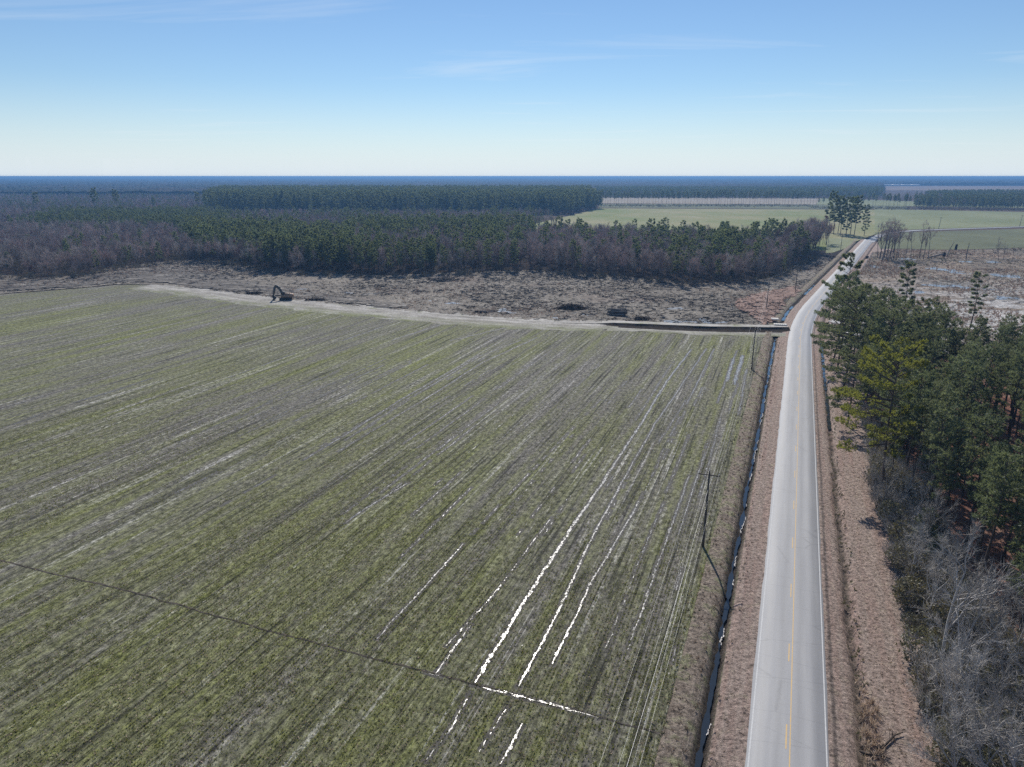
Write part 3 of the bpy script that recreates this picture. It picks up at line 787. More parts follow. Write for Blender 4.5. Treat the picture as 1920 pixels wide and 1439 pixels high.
mud_poly = [G(x, y)[:2] for x, y in ((-250, 570), (-100, 556), (0, 547), (150, 537), (215, 530.5), (290, 531), (380, 540), (460, 550), (540, 558), (640, 569), (760, 580), (760, 574), (640, 557), (560, 545), (430, 520), (330, 498), (230, 508), (120, 526), (0, 527), (-250, 545))]
k_ = Mat('rutted_dark_mud'); v_ = k_.coord(); f_ = k_.noise(k_.mapping(v_, (0.35, 1.0, 1), (0, 0, R(8))), 0.7, 6, 0.8)
c_ = k_.ramp(k_.noise(k_.mapping(v_, (0.10, 0.45, 1), (0, 0, R(10))), 1.0, 5, 0.72, 0.8), [(0.36, (0.045, 0.038, 0.032)), (0.50, (0.120, 0.104, 0.088)), (0.58, (0.22, 0.195, 0.165)), (0.68, (0.42, 0.39, 0.34))])
c_ = k_.mix(1.0, c_, k_.ramp(f_, [(0.36, 0.45), (0.62, 1.4)]), 'MULTIPLY')
M['mud'] = k_.bsdf(c_, 0.85, k_.bump(f_, 0.9, 0.4), 0.2)
o = bumpy('rutted_mud', mud_poly, 1.2, -420, 40, 220, 420, 0.30, M['mud'], 0.34, 54, 5.0); tag(o, 'dark rutted mud along the field side of the clearing', kind='structure')
# the farm track along the far edge of the field; its front half stands on a dark cut bank
tr = [(1474, 617, 1.05), (1430, 617, 1.05), (1360, 616, 1.0), (1300, 614.5, 1.0), (1220, 611, 0.95), (1150, 607.5, 0.8), (1120, 606, 0.25), (1060, 603.5, 0.15), (1000, 600.5, 0.12), (900, 594, 0.12), (800, 586.5, 0.12), (700, 577.5, 0.12), (600, 568, 0.12), (520, 560.5, 0.12), (440, 551, 0.12), (380, 543.5, 0.12), (330, 538, 0.12), (285, 534.5, 0.12)]
pts = np.array([[*G(x, y)[:2], h] for x, y, h in tr])
L = np.concatenate([[0], np.cumsum(np.linalg.norm(np.diff(pts[:, :2], axis=0), axis=1))]); t = np.arange(0, L[-1], 1.0)
X = np.stack([np.interp(t, L, pts[:, 0]), np.interp(t, L, pts[:, 1])], 1); hh = np.interp(t, L, pts[:, 2])
d = np.gradient(X, axis=0); d /= np.linalg.norm(d, axis=1)[:, None]
nn = np.stack([-d[:, 1], d[:, 0]], 1)
nn = np.where((nn[:, 1] > 0)[:, None], -nn, nn)             # towards the field
def trow(off, z, jit=0.3, salt=0):
    j = (fbm(t * 0.25, t * 0 + salt, 4, 60 + salt) - 0.5) * 2 * jit
    return np.concatenate([X + nn * (off + j)[:, None], (np.broadcast_to(z, t.shape) + 0.08 * (fbm(t * 0.6, t * 0 + salt, 3, 80 + salt) - 0.5))[:, None]], 1)
far = np.interp(t, [0, 70, 110, 1000], [2.5, 2.5, 3.5, 5.5])
rows = [trow(-far - 1.5, hh * 0 - 0.1, 0.8, 1), trow(-far, hh * 0.8, 0.8, 2), trow(-1.2, hh * 0.97, 0.2, 3), trow(0.8, hh, 0.2, 4), trow(2.2, hh, 0.4, 5)]
tag(loft('farm_track', np.stack(rows, 1), M['track']), 'pale dirt track along the far edge of the field', kind='structure')
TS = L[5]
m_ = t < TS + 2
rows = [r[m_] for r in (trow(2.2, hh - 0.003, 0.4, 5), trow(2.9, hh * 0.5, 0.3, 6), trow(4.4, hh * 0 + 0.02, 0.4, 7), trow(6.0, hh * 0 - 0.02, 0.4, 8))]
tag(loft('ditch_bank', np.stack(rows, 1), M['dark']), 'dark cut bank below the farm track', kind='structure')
m_ = t >= TS - 3
wide = np.interp(t, [TS - 3, TS + 6, TS + 40, TS + 120, TS + 220, 1000], [5, 13, 16, 16, 13, 11])
rows = [r[m_] for r in (trow(1.6, hh * 0 + 0.12, 0.5, 9), trow(2.8, hh * 0 + 0.10, 1.0, 10), trow(wide * 0.6, hh * 0 + 0.09, 1.0, 12), trow(wide, hh * 0 + 0.07, 3.0, 13), trow(wide + 0.9, hh * 0 - 0.06, 3.0, 13))]
hu = np.stack([np.stack([np.full(m_.sum(), q_), t[m_]], 1) for q_ in (0, 1.2, 5, 10, 11)], 1)
tag(loft('field_headland', np.stack(rows, 1), M['head'], hu), 'bare silty headland of the field', kind='structure')
m_ = t < TS + 1
rows = [r[m_] for r in (trow(6.1, hh * 0 + 0.05, 0.4, 8), trow(7.5, hh * 0 + 0.06, 1.0, 14), trow(10.5, hh * 0 + 0.05, 2.4, 15), trow(11.4, hh * 0 - 0.08, 2.4, 15))]
hu = np.stack([np.stack([np.full(m_.sum(), q_), t[m_]], 1) for q_ in (3, 5, 9, 10)], 1)
tag(loft('field_headland', np.stack(rows, 1), M['head'], hu), 'silty strip of field edge below the dark cut bank', kind='structure')
# reddish soil near the road bend
def blob(c, rx, ry, n=36, seed=0, rz=0.0):
    a = np.linspace(0, 2 * math.pi, n, endpoint=False)
    r = 0.6 + 0.8 * fbm(np.cos(a) * 1.6 + 9, np.sin(a) * 1.6 + 4, 4, seed, 0.6)
    x = rx * r * np.cos(a); y = ry * r * np.sin(a)
    return np.stack([c[0] + x * math.cos(rz) - y * math.sin(rz), c[1] + x * math.sin(rz) + y * math.cos(rz)], 1)
red_poly = [sv(s, v)[0][:2] for s, v in ((190, -10.3), (205, -10.3), (225, -10.3), (245, -10.3), (265, -10.3), (282, -10.3), (284, -14), (270, -20), (252, -26), (235, -29), (222, -26), (208, -18), (197, -14))]
o = bumpy('bare_soil', red_poly, 1.0, 60, 150, 205, 320, 0.18, M['red'], 0.34, 55, 4.5); tag(o, 'bare reddish soil beside the road bend', kind='structure')

marsh_poly = [sv(s, 11.7 - 3.4 * min(1, max(0, (s - 176) / 25)))[0][:2] for s in np.arange(168, 470, 8)] + [G(x, y)[:2] for x, y in ((1690, 468), (1760, 470), (1850, 468), (1920, 466), (2050, 468), (2200, 500), (2250, 640))] + [np.array([160, 168])]
o = bumpy('wet_meadow', marsh_poly, 1.6, 70, 460, 150, 530, 0.26, M['marsh'], 0.17, 57, 0, dips_m); tag(o, 'brown wet meadow with bleached reeds and puddles', kind='structure')
tag(bumpy('meadow_puddle', marsh_poly, 1.6, 70, 460, 150, 530, 0.0, m_water('puddle_water', (0.28, 0.285, 0.29), 0.22, 0.3), 0.022, 58), 'puddles shining in the wet meadow', kind='structure')
straw_poly = [sv(s, 11.7)[0][:2] if 0 else sv(s, 14.5 + 1.5 * math.sin(s * 0.21) + math.sin(s * 0.53))[0][:2] for s in np.arange(-60, 178, 6)] + [np.array([175, 172]), np.array([230, 120]), np.array([180, -20])]
o = bumpy('pine_straw_floor', straw_poly, 1.2, -10, 235, -20, 190, 0.14, M['straw'], 0.03, 59); tag(o, 'reddish pine straw floor of the wood', kind='structure')

# ------------------------------------------------------------------ far fields and the far road
FF = dict(a=m_farfield('far_crop_green', (0.20, 0.235, 0.085), (0.33, 0.30, 0.165)), b=m_farfield('far_crop_pale', (0.20, 0.225, 0.105), (0.265, 0.28, 0.15)),
          c=m_farfield('far_crop_grey', (0.125, 0.135, 0.075), (0.18, 0.19, 0.10)), tan=m_farfield('far_stubble', (0.30, 0.25, 0.19), (0.36, 0.32, 0.25)),
          brown=m_farfield('far_brown_field', (0.22, 0.16, 0.12), (0.30, 0.23, 0.17)), rows=m_farfield('far_crop_rows', (0.17, 0.20, 0.08), (0.23, 0.25, 0.11), (-22, 0.055)))
def far_sheet(name, px, mat, z, label):
    return poly_sheet(name, [G(x, y)[:2] for x, y in px], mat, z, label)
far_sheet('far_field', [(985, 424), (1070, 404.5), (1122, 391), (1700, 394), (1680, 425), (1560, 470), (1200, 470), (985, 450)], FF['a'], 0.02, 'pale green field beyond the bare wood')
far_sheet('far_field', [(1122, 389.6), (1700, 393), (1700, 385), (1125, 382.5)], FF['c'], 0.02, 'dark green strip before the tree row')
far_sheet('far_field', [(1122, 381.5), (1530, 384), (1540, 372), (1122, 371)], FF['tan'], 0.02, 'tan stubble behind the open tree row')
far_sheet('far_field', [(1530, 384), (1705, 387), (1940, 391), (1940, 383), (1710, 378), (1540, 372)], FF['b'], 0.03, 'light green field behind the open trees')
far_sheet('far_field', [(1640, 430), (1700, 431.2), (1960, 423.4), (2200, 416), (2200, 402), (1920, 398), (1700, 393.5), (1640, 393)], FF['b'], 0.04, 'pale green field behind the far road')
far_sheet('far_field', [(1640, 436), (1700, 436), (1960, 428.4), (2200, 421), (2250, 470), (2050, 467), (1920, 465), (1850, 467), (1760, 469), (1690, 467), (1650, 467)], FF['c'], 0.04, 'grey green field in front of the far road')
far_sheet('far_field', [sv(S_END - 4, -7)[0][:2] * 0 + np.array(project(*sv(S_END - 20, -10.5)[0][:2])) if 0 else (1603, 452), (1552, 445), (1548, 475), (1563, 474), (1585, 466)], FF['rows'], 0.08, 'small field of pale rows by the road')
far_sheet('far_field', [(1660, 357.5), (1780, 357.5), (2100, 358.5), (2100, 350), (1700, 349.2), (1660, 349.5)], FF['brown'], 0.3, 'brown field far behind the dark wood')
pts = np.array([G(x, y)[:2] for x, y in ((1629, 455), (1640, 447), (1656, 440), (1680, 435.8), (1720, 432.8), (1800, 430), (1920, 426), (2300, 413))])
L = np.concatenate([[0], np.cumsum(np.linalg.norm(np.diff(pts, axis=0), axis=1))]); t = np.arange(0, L[-1], 4.0)
X = np.stack([np.interp(t, L, pts[:, 0]), np.interp(t, L, pts[:, 1])], 1)
d = np.gradient(X, axis=0); d /= np.linalg.norm(d, axis=1)[:, None]; nn = np.stack([d[:, 1], -d[:, 0]], 1)
z = np.full((len(t), 1), 0.25)
far_road = loft('far_road', np.stack([np.concatenate([X - nn * 3.4, z], 1), np.concatenate([X + nn * 3.4, z], 1)], 1), M['asphalt'], np.stack([np.stack([t * 0 - 3.4, t], 1), np.stack([t * 0 + 3.4, t], 1)], 1))
tag(far_road, 'pale road running right between the far fields', kind='structure')

# ------------------------------------------------------------------ tree generators
def unit(a):
    return a / (np.linalg.norm(a) + 1e-9)
def blades(centers, dirs, length, width, k, r, spread=1.0):
    """k thin needle-bundle triangles per centre, fanned round dirs"""
    n = len(centers)
    C = np.repeat(centers, k, 0); D = np.repeat(dirs, k, 0)
    rd = r.normal(size=(n * k, 3))
    d = D + spread * rd; d /= np.linalg.norm(d, axis=1)[:, None] + 1e-9
    side = np.cross(d, r.normal(size=(n * k, 3))); side /= np.linalg.norm(side, axis=1)[:, None] + 1e-9
    Ls = length * r.uniform(0.6, 1.25, (n * k, 1)); W = width * r.uniform(0.6, 1.3, (n * k, 1))
    base = C - d * Ls * 0.15
    mid = C + d * Ls * 0.45
    T = np.stack([base, mid + side * W * 0.5, C + d * Ls], 1)
    T2 = np.stack([base, C + d * Ls, mid - side * W * 0.5], 1)
    return np.concatenate([T, T2], 0)
def gen_pine(seed, h, cs, rad, nlimb, tufts, k, bl, bw, top_round=0.6, skew=None, sides=6, sparse=0.0, pad=False):
    """trunk with limbs and a crown of needle tufts; cs = height share where the crown starts"""
    r = np.random.default_rng(seed)
    tr = MB(); cr = MB()
    lean = r.normal(size=2) * 0.012
    zz = np.linspace(0, 1, 9)
    tp = np.stack([lean[0] * h * zz + 0.012 * h * np.sin(zz * 5 + seed), lean[1] * h * zz + 0.01 * h * np.cos(zz * 4 + seed), zz * h], 1)
    tp[:, :2] -= tp[0, :2]
    r0 = 0.0085 * h + 0.03
    tr.tube(tp, r0 * (1.15 - 0.98 * zz ** 0.9), sides)
    C, D = [], []
    for i in range(nlimb):
        q = (i + r.uniform(0, 0.9)) / nlimb
        z = cs + (0.985 - cs) * q
        az = i * 2.399 + r.uniform(-0.5, 0.5)
        prof = math.sin(math.pi * (0.18 + (0.80 - 0.30 * top_round) * q)) ** 0.75
        ln = rad * prof * r.uniform(0.6, 1.15)
        if skew is not None: ln *= 1 + skew[2] * math.cos(az - skew[0]) * (1 - q * skew[1])
        ln = max(ln, 0.25)
        if r.uniform() < sparse: continue
        rise = r.uniform(-0.05, 0.35) + 0.75 * q ** 2
        p0 = np.array([np.interp(z * h, tp[:, 2], tp[:, 0]), np.interp(z * h, tp[:, 2], tp[:, 1]), z * h])
        dd = np.array([math.cos(az), math.sin(az), rise]); dd = unit(dd)
        tt = np.linspace(0, 1, 5)
        droop = -0.10 * ln * tt ** 2 + 0.16 * ln * np.maximum(0, tt - 0.6)
        lp = p0 + dd * ln * tt[:, None] + np.stack([tt * 0, tt * 0, droop], 1)
        tr.tube(lp, (0.018 * ln + 0.012) * (1.1 - tt), 3)
        m = max(2, int(tufts * (0.35 + ln / rad)))
        a = r.uniform(0.28, 1.0, m) ** (0.45 if pad else 0.75)
        base = np.stack([np.interp(a, tt, lp[:, j]) for j in range(3)], 1)
        perp = unit(np.cross(dd, [0, 0, 1.0]))
        off = (r.uniform(-1, 1, m) * 0.34 * ln * (0.30 + 0.7 * np.sin(math.pi * np.clip(a, 0, 0.97))))
        pos = base + perp * off[:, None] + np.stack([r.normal(0, 0.05, m), r.normal(0, 0.05, m), r.normal(0.08, 0.10 if pad else 0.16, m)], 1) * min(1.5, max(0.6, rad / 3))
        C.append(pos)
        D.append(dd * 0.6 + perp * np.sign(off)[:, None] * 0.35 + np.array([0, 0, 0.55]) + r.normal(size=(m, 3)) * 0.15)
    m = max(4, tufts // 2)
    C.append(tp[-1] + r.normal(size=(m, 3)) * [0.25, 0.25, 0.35]); D.append(np.tile([0, 0, 1.0], (m, 1)))
    C = np.concatenate(C); D = np.concatenate(D)
    cr.tris(blades(C, D, bl, bw, k, r, 0.75))
    return tr, cr
def gen_bare(seed, h, spread, fork, levels, kids, r0, twig_len, twig_w, twigs, sides=4, first=0.25):
    """trunk and limbs in one builder, fine twigs in the other"""
    r = np.random.default_rng(seed)
    tr = MB(); cr = MB()
    T = []
    def branch(p, d, ln, rad, lev):
        n = 5 if lev == 0 else 4
        pts = [p]; dd = d.copy()
        for i in range(n - 1):
            dd = unit(dd + r.normal(size=3) * (0.06 if lev == 0 else 0.16) + np.array([0, 0, 0.05 if lev else 0.0]))
            pts.append(pts[-1] + dd * ln / (n - 1))
        pts = np.array(pts)
        q = np.linspace(0, 1, n)
        tr.tube(pts, rad * (1 - (0.72 if lev == 0 else 0.65) * q), sides if lev == 0 else 3)
        if lev >= levels:
            m = twigs
            a = r.uniform(0.1, 1.0, m)
            b = np.stack([np.interp(a, q, pts[:, j]) for j in range(3)], 1)
            e = dd + r.normal(size=(m, 3)) * 0.62 + np.array([0, 0, 0.18])
            e /= np.linalg.norm(e, axis=1)[:, None]
            s = np.cross(e, r.normal(size=(m, 3))); s /= np.linalg.norm(s, axis=1)[:, None] + 1e-9
            l = twig_len * r.uniform(0.5, 1.3, (m, 1))
            T.append(np.stack([b - s * twig_w / 2, b + s * twig_w / 2, b + e * l], 1))
            return
        nk = kids[lev]
        for i in range(nk):
            a = r.uniform(first if lev == 0 else 0.2, 1.0) if i else 1.0
            b = np.array([np.interp(a, q, pts[:, j]) for j in range(3)])
            az = r.uniform(0, 2 * math.pi)
            side = unit(np.cross(dd, [math.cos(az), math.sin(az), 0.3]))
            ang = fork * r.uniform(0.6, 1.25) * (0.55 if i == 0 else 1)
            nd = unit(dd * math.cos(ang) + side * math.sin(ang) + np.array([0, 0, 0.12]))
            branch(b, nd, ln * r.uniform(0.42, 0.70) * spread * (1.15 - 0.45 * a), rad * (1 - 0.65 * a) * 0.72 + 0.004, lev + 1)
    branch(np.zeros(3), unit(np.array([r.normal() * 0.05, r.normal() * 0.05, 1])), h * 0.72, r0, 0)
    cr.tris(np.concatenate(T))
    return tr, cr
def gen_thicket(seed, rad, h, stems, leaves, mat_l):
    """multi-stem shrub"""
    r = np.random.default_rng(seed)
    tr = MB(); cr = MB(); T = []
    for i in range(stems):
        az = r.uniform(0, 6.283); out = r.uniform(0.2, 1.0)
        p = np.array([math.cos(az), math.sin(az), 0]) * rad * 0.25 * r.uniform()
        d = unit(np.array([math.cos(az) * out, math.sin(az) * out, 1.1]))
        ln = h * r.uniform(0.6, 1.1)
        tt = np.linspace(0, 1, 4)
        lp = p + d * ln * tt[:, None] + r.normal(size=(4, 3)) * 0.05 * tt[:, None]
        tr.tube(lp, 0.03 * (1.1 - tt), 3)
        m = 14
        a = r.uniform(0.25, 1, m)
        b = np.stack([np.interp(a, tt, lp[:, j]) for j in range(3)], 1)
        e = d + r.normal(size=(m, 3)) * 0.6; e /= np.linalg.norm(e, axis=1)[:, None]
        s = np.cross(e, r.normal(size=(m, 3))); s /= np.linalg.norm(s, axis=1)[:, None] + 1e-9
        T.append(np.stack([b - s * 0.018, b + s * 0.018, b + e * r.uniform(0.4, 1.0, (m, 1)) * h * 0.35], 1))
    tr.tris(np.concatenate(T))
    if leaves:
        c = r.normal(size=(leaves, 3)); c /= np.linalg.norm(c, axis=1)[:, None]
        c = c * (r.uniform(0.3, 1, (leaves, 1)) ** 0.5) * [rad, rad, h * 0.5] + [0, 0, h * 0.55]
        c[:, 2] = np.maximum(c[:, 2], 0.08)
        cr.tris(blades(c, r.normal(size=(leaves, 3)) * 0.5 + [0, 0, 0.4], 0.22, 0.16, 3, r, 0.9))
    return tr, cr

PROTO = {}
def add_proto(kind, gens, mt, mc, joined=False):
    lst = []
    for i, (t_, c_) in enumerate(gens):
        if joined:
            t_.v += c_.v; t_.f += [[x + t_.n for x in f] for f in c_.f]; t_.m += [1] * len(c_.f); t_.n += c_.n
            lst.append(t_.mesh(kind + '_mesh', [mt, mc]))
        else:
            lst.append((t_.mesh(kind + '_trunk_mesh', [mt], True), c_.mesh(kind + '_crown_mesh', [mc]) if c_.n else None))
    PROTO[kind] = lst
# near pines
add_proto('pine', [gen_pine(s, 16, cs, rad, 40, 14, 8, 0.42, 0.085, sparse=sp) for s, cs, rad, sp in ((1, .42, 2.3, .05), (2, .50, 2.0, .1), (3, .36, 2.5, .08), (4, .55, 1.9, .05), (5, .46, 2.2, .15))], M['bark'], M['needle'])
add_proto('bigpine', [gen_pine(s, 20, cs, rad, 46, 38, 9, 0.44, 0.10, top_round=0.75, skew=(math.pi, 0.4, 0.35), pad=True) for s, cs, rad in ((11, .20, 5.3), (12, .26, 4.8), (13, .17, 5.6))], M['bark'], M['needle'])
add_proto('youngpine', [gen_pine(s, 9, .10, rad, 44, 16, 9, 0.40, 0.10, 0.35, sides=5) for s, rad in ((25, 2.0), (26, 2.3))], M['bark'], M['needle'])
add_proto('yellowpine', [gen_pine(21, 20.5, .30, 5.6, 46, 36, 9, 0.44, 0.10, top_round=0.8, skew=(math.pi * 1.02, 0.6, 0.7), pad=True)], M['bark'], M['needle_yellow'])
add_proto('lonepine', [gen_pine(s, 22, cs, rad, 28, 34, 10, 0.50, 0.13, sparse=0.08, top_round=0.95, pad=True) for s, cs, rad in ((31, .36, 3.6), (32, .46, 2.6), (33, .42, 2.4))], M['bark'], M['needle'])
# plantation and edge pines
add_proto('edgepine', [gen_pine(s, 17, cs, rad, 30, 13, 6, 0.72, 0.25, tr_, sides=5, pad=True) for s, cs, rad, tr_ in ((41, .30, 2.5, .4), (42, .22, 2.8, .3), (43, .42, 2.5, .6), (44, .28, 2.1, .15), (45, .5, 2.8, .75))], M['bark'], M['needle_far'])
add_proto('tallpine', [gen_pine(s, 30, cs, rad, 40, 24, 7, 0.85, 0.30, 0.8, sides=5, sparse=.05, pad=True) for s, cs, rad in ((51, .24, 4.6), (52, .34, 4.2), (53, .14, 4.8))], M['bark'], M['needle_far'])
# bare trees
add_proto('greybare', [gen_bare(s, 9.5, 0.95, 0.62, 3, (8, 5, 4), 0.14, 0.85, 0.028, 7, 5, 0.12) for s in (61, 62, 63, 64)], M['grey'], M['greytwig'])
add_proto('bare', [gen_bare(s, 13.5, 0.72, 0.45, 2, (11, 6), 0.14, 1.5, 0.055, 12, 4, 0.30) for s in (71, 72, 73, 74)], M['brownbark'], M['twig'])
add_proto('tallbare', [gen_bare(s, 23, 0.62, 0.42, 3, (9, 4, 3), 0.26, 1.5, 0.055, 7, 5, 0.38) for s in (81, 82, 83)], M['brownbark'], M['twig'])
add_proto('scrub', [gen_thicket(s, 1.6, 2.8, 22, 260, None) for s in (91, 92, 93)], M['greytwig'], M['scrub'])
add_proto('twiggy', [gen_thicket(s, 1.7, 3.2, 40, 0, None) for s in (94, 95, 96)], M['greytwig'], M['scrub'])
# distant stand-ins for the wood masses (complete trees, fewer and broader needle bundles)
add_proto('mass_pine', [gen_pine(s, 17, .26, rd_, 24, 9, 5, 0.95, 0.40, tr_, sides=4, pad=True) for s, rd_, tr_ in ((101, 2.8, .35), (102, 2.4, .15), (103, 3.0, .6))], M['bark'], M['needle_far'], True)
add_proto('mass_tall', [gen_pine(s, 25, .22, rd_, 24, 9, 5, 1.4, 0.68, 0.7, sides=4, pad=True) for s, rd_ in ((104, 3.8), (105, 4.4), (106, 3.4))], M['bark'], M['needle_far'], True)
add_proto('mass_row', [gen_pine(s, 22, .55, 3.2, 18, 8, 5, 1.2, 0.6, 0.8, sides=4) for s in (107, 108)], M['bark'], M['needle_far'], True)
add_proto('mass_bare', [gen_bare(s, 13.0, 0.75, 0.48, 2, (9, 5), 0.13, 1.9, 0.085, 9, 3, 0.25) for s in (111, 112, 113)], M['brownbark'], M['twig'], True)
add_proto('mass_red', [gen_bare(s, 12.0, 0.75, 0.48, 2, (9, 5), 0.13, 1.6, 0.14, 9, 3, 0.25) for s in (114,)], M['brownbark'], M['twigred'], True)
add_proto('mass_scrub', [gen_thicket(s, 1.9, 3.0, 16, 90, None) for s in (115, 116)], M['brownbark'], M['scrub'], True)

# a thing of each kind, copied part by part
FIRST = {}
def plant(kind, name, cat, x, y, scale, rz, label, group, z=0.0, tilt=0.0, variant=None):
    vs = PROTO[kind]
    i = (int(rng.integers(len(vs))) if variant is None else variant) % len(vs)
    key = (kind, i, name)
    if key not in FIRST:
        root = link(name, None); root.empty_display_size = 0.5
        a = link('trunk' if 'tree' in name or 'pine' in name else 'stems', vs[i][0], root)
        if vs[i][1] is not None: b = link('crown' if 'tree' in name else 'leaves', vs[i][1], root)
        FIRST[key] = root
    else:
        src = FIRST[key]
        root = src.copy(); COL.objects.link(root)
        for ch in src.children:
            c = ch.copy(); c.parent = root; COL.objects.link(c)
    root.location = (x, y, z)
    root.rotation_euler = (tilt * math.cos(rz * 3), tilt * math.sin(rz * 3), rz)
    s = scale
    root.scale = (s, s, s)
    tag(root, label, cat, group)
    return root

# ------------------------------------------------------------------ the pine wood right of the road
def pine_label(v, s, sc):
    band = ('over the red straw at the front', 'level with the yellow green pine', 'in the crowded middle', 'at the back before the meadow')[0 if s < 62 else 1 if s < 85 else 2 if s < 112 else 3]
    side = 'close to the road' if v < 22 else 'well inside' if v < 42 else 'towards the right edge'
    return ('tall' if sc > 1.0 else 'shorter' if sc < 0.88 else 'middling') + ' slim pine ' + band + ', ' + side, 'pines of the wood right of the road'
cand = []
r = np.random.default_rng(12)
pts = []
tries = 0
special = [(1652, 925), (1560, 640), (1590, 690), (1600, 760)]
while tries < 9000 and len(pts) < 215:
    tries += 1
    s = r.uniform(22, 142); v = r.uniform(13.0, 78)
    p = sv(s, v)[0]
    if s > 128 + 14 * math.sin(v * 0.3) * 0.4 + 4: continue
    if s < 24 and v < 23.0: continue
    if s < 46 and v < 19.0: continue
    if s < 60 and v < 16.5: continue
    px, py = project(p[0], p[1], 8.0)
    if float(px) > 1990: continue
    if any((p[0] - q[0]) ** 2 + (p[1] - q[1]) ** 2 < 3.2 ** 2 for q in pts): continue
    # small clearings
    if fbm(p[0] * 0.09, p[1] * 0.09, 3, 77) > 0.63: continue
    pts.append((p[0], p[1], s, v))
for (x, y, s, v) in pts:
    sc_ = r.uniform(0.80, 1.18); lab, grp = pine_label(v, s, sc_)
    plant('pine', 'pine_tree', 'tree', x, y, sc_, r.uniform(0, 6.28), lab, grp, 0.02, r.uniform(0, 0.03))
n_pine = len(pts)
for px, py, sc, rz, kind, lab in [
    (1652, 925, 1.0, 0.0, 'yellowpine', 'broad yellow green pine with sunlit crown reaching over the verge'),
    (1588, 738, 1.0, 0.0, 'bigpine', 'big dark pine with low branches reaching over the road edge'),
    (1640, 770, 0.95, 0.4, 'bigpine', 'big dark pine standing just behind the yellow green pine'),
    (1578, 700, 1.0, -0.2, 'bigpine', 'dense dark pine filling the corner of the wood at the road'),
    (1598, 800, 0.66, 0.3, 'bigpine', 'dark pine on the verge just beyond the yellow green pine'),
    (1572, 676, 0.85, 0.2, 'bigpine', 'dark pine at the foot of the tall open pine'),
    (1622, 716, 0.95, 0.8, 'bigpine', 'dense dark pine second in from the corner of the wood'),
    (1655, 725, 0.9, 0.5, 'bigpine', 'dense dark pine with rounded top behind the corner pine'),
    (1640, 690, 0.85, -0.3, 'bigpine', 'dark pine at the back corner of the wood'),
    (1608, 672, 0.8, -0.1, 'bigpine', 'dark pine at the back edge right of the tall open pine'),
    (1700, 740, 0.85, 0.9, 'bigpine', 'broad dark pine with its crown inside the wood'),
    (1720, 690, 0.75, 1.4, 'bigpine', 'broad dark pine at the back edge below the round topped lone pine')]:
    g = G(px - (9 if kind == 'bigpine' and px < 1625 else 0), py); sc *= 1.1 if kind == 'bigpine' else 1.06
    plant(kind, 'pine_tree', 'tree', g[0], g[1], sc, rz, lab, 'large pines at the road corner of the wood', 0.02)
for px, py, sc, rz, va, lab in [(1573, 652, 1.12, 2.6, 0, 'tall open pine with tiered branches at the road bend'), (1686, 632, 1.0, 0.5, 1, 'lone round topped pine standing before the wet meadow'), (1812, 645, 0.92, 2.2, 2, 'lone thin crowned pine before the bleached reeds on the right')]:
    g = G(px, py); plant('lonepine', 'pine_tree', 'tree', g[0], g[1], sc, rz, lab, 'lone pines rising above the wood', 0.02, 0.0, va)

for px, py, sc, lab in ((1742, 925, 1.0, 'young dense dark green pine behind the yellow green pine trunk'), (1748, 1075, 0.55, 'small bushy dark pine at the edge of the open red straw'), (1722, 1045, 0.7, 'young dense pine among the grey twigs beside the straw'), (1800, 905, 0.85, 'young bushy pine under the tall slim pines'), (1850, 985, 1.05, 'light green bushy pine over the red straw'), (1898, 965, 0.95, 'light green bushy pine towards the right edge')):
    g = G(px, py); plant('youngpine', 'pine_tree', 'tree', g[0], g[1], sc, px * 0.1, lab, 'young bushy pines in the wood', 0.02)

# grey bare trees and thickets along the front edge of the wood
greys = [(1765, 1265, 1.28), (1735, 1180, .85), (1722, 1060, .8), (1700, 1010, .72), (1805, 1310, .95), (1850, 1290, .9), (1905, 1340, .9), (1800, 1420, .85), (1860, 1430, .8), (1765, 1370, .7), (1900, 1250, .75), (1690, 960, .7), (1740, 960, .8), (1725, 870, .8), (1815, 1180, .7), (1930, 1440, .85),
         (1690, 830, .75), (1840, 1500, .8), (1900, 1530, .8), (1780, 1490, .7), (1660, 950, .6), (1800, 1080, .6), (1700, 1100, .65)]
names = {0: 'largest pale grey bare tree with wide spreading branches beside the verge', 1: 'grey bare tree behind the largest spreading grey one', 4: 'grey bare tree between the spreading tree and the front corner', 5: 'pale bare tree in front of the open red straw ground'}
for i, (px, py, sc) in enumerate(greys):
    g = G(px, py)
    plant('greybare', 'bare_tree', 'tree', g[0], g[1], sc * 1.22, r.uniform(0, 6.28), names.get(i, ('larger' if sc > 0.84 else 'small') + ' grey bare tree ' + ('under the yellow green pine' if py < 1000 else 'beyond the largest grey tree' if py < 1150 else 'around the largest grey tree' if py < 1330 else 'near the bottom corner') + (' close to the verge' if px < 1750 else ' deep in the thicket' if px < 1830 else ' towards the right edge')), 'grey bare trees along the wood edge', 0.0, 0.06)
n_bare = len(greys)
def shrub_label(s, dv, wid, sc, what):
    band = 'near the bottom corner' if s < 4 else 'below the largest grey tree' if s < 20 else 'beside the largest grey tree' if s < 36 else 'beyond the largest grey tree' if s < 58 else 'under the yellow green pine'
    return ('tall ' if sc > 1.15 else 'low ' if sc < 0.85 else 'middling ') + what + (' at the verge ' if dv < wid * 0.3 else ' deep in the thicket ' if dv > wid * 0.65 else ' inside the thicket ') + band
nsc = 0; tries = 0
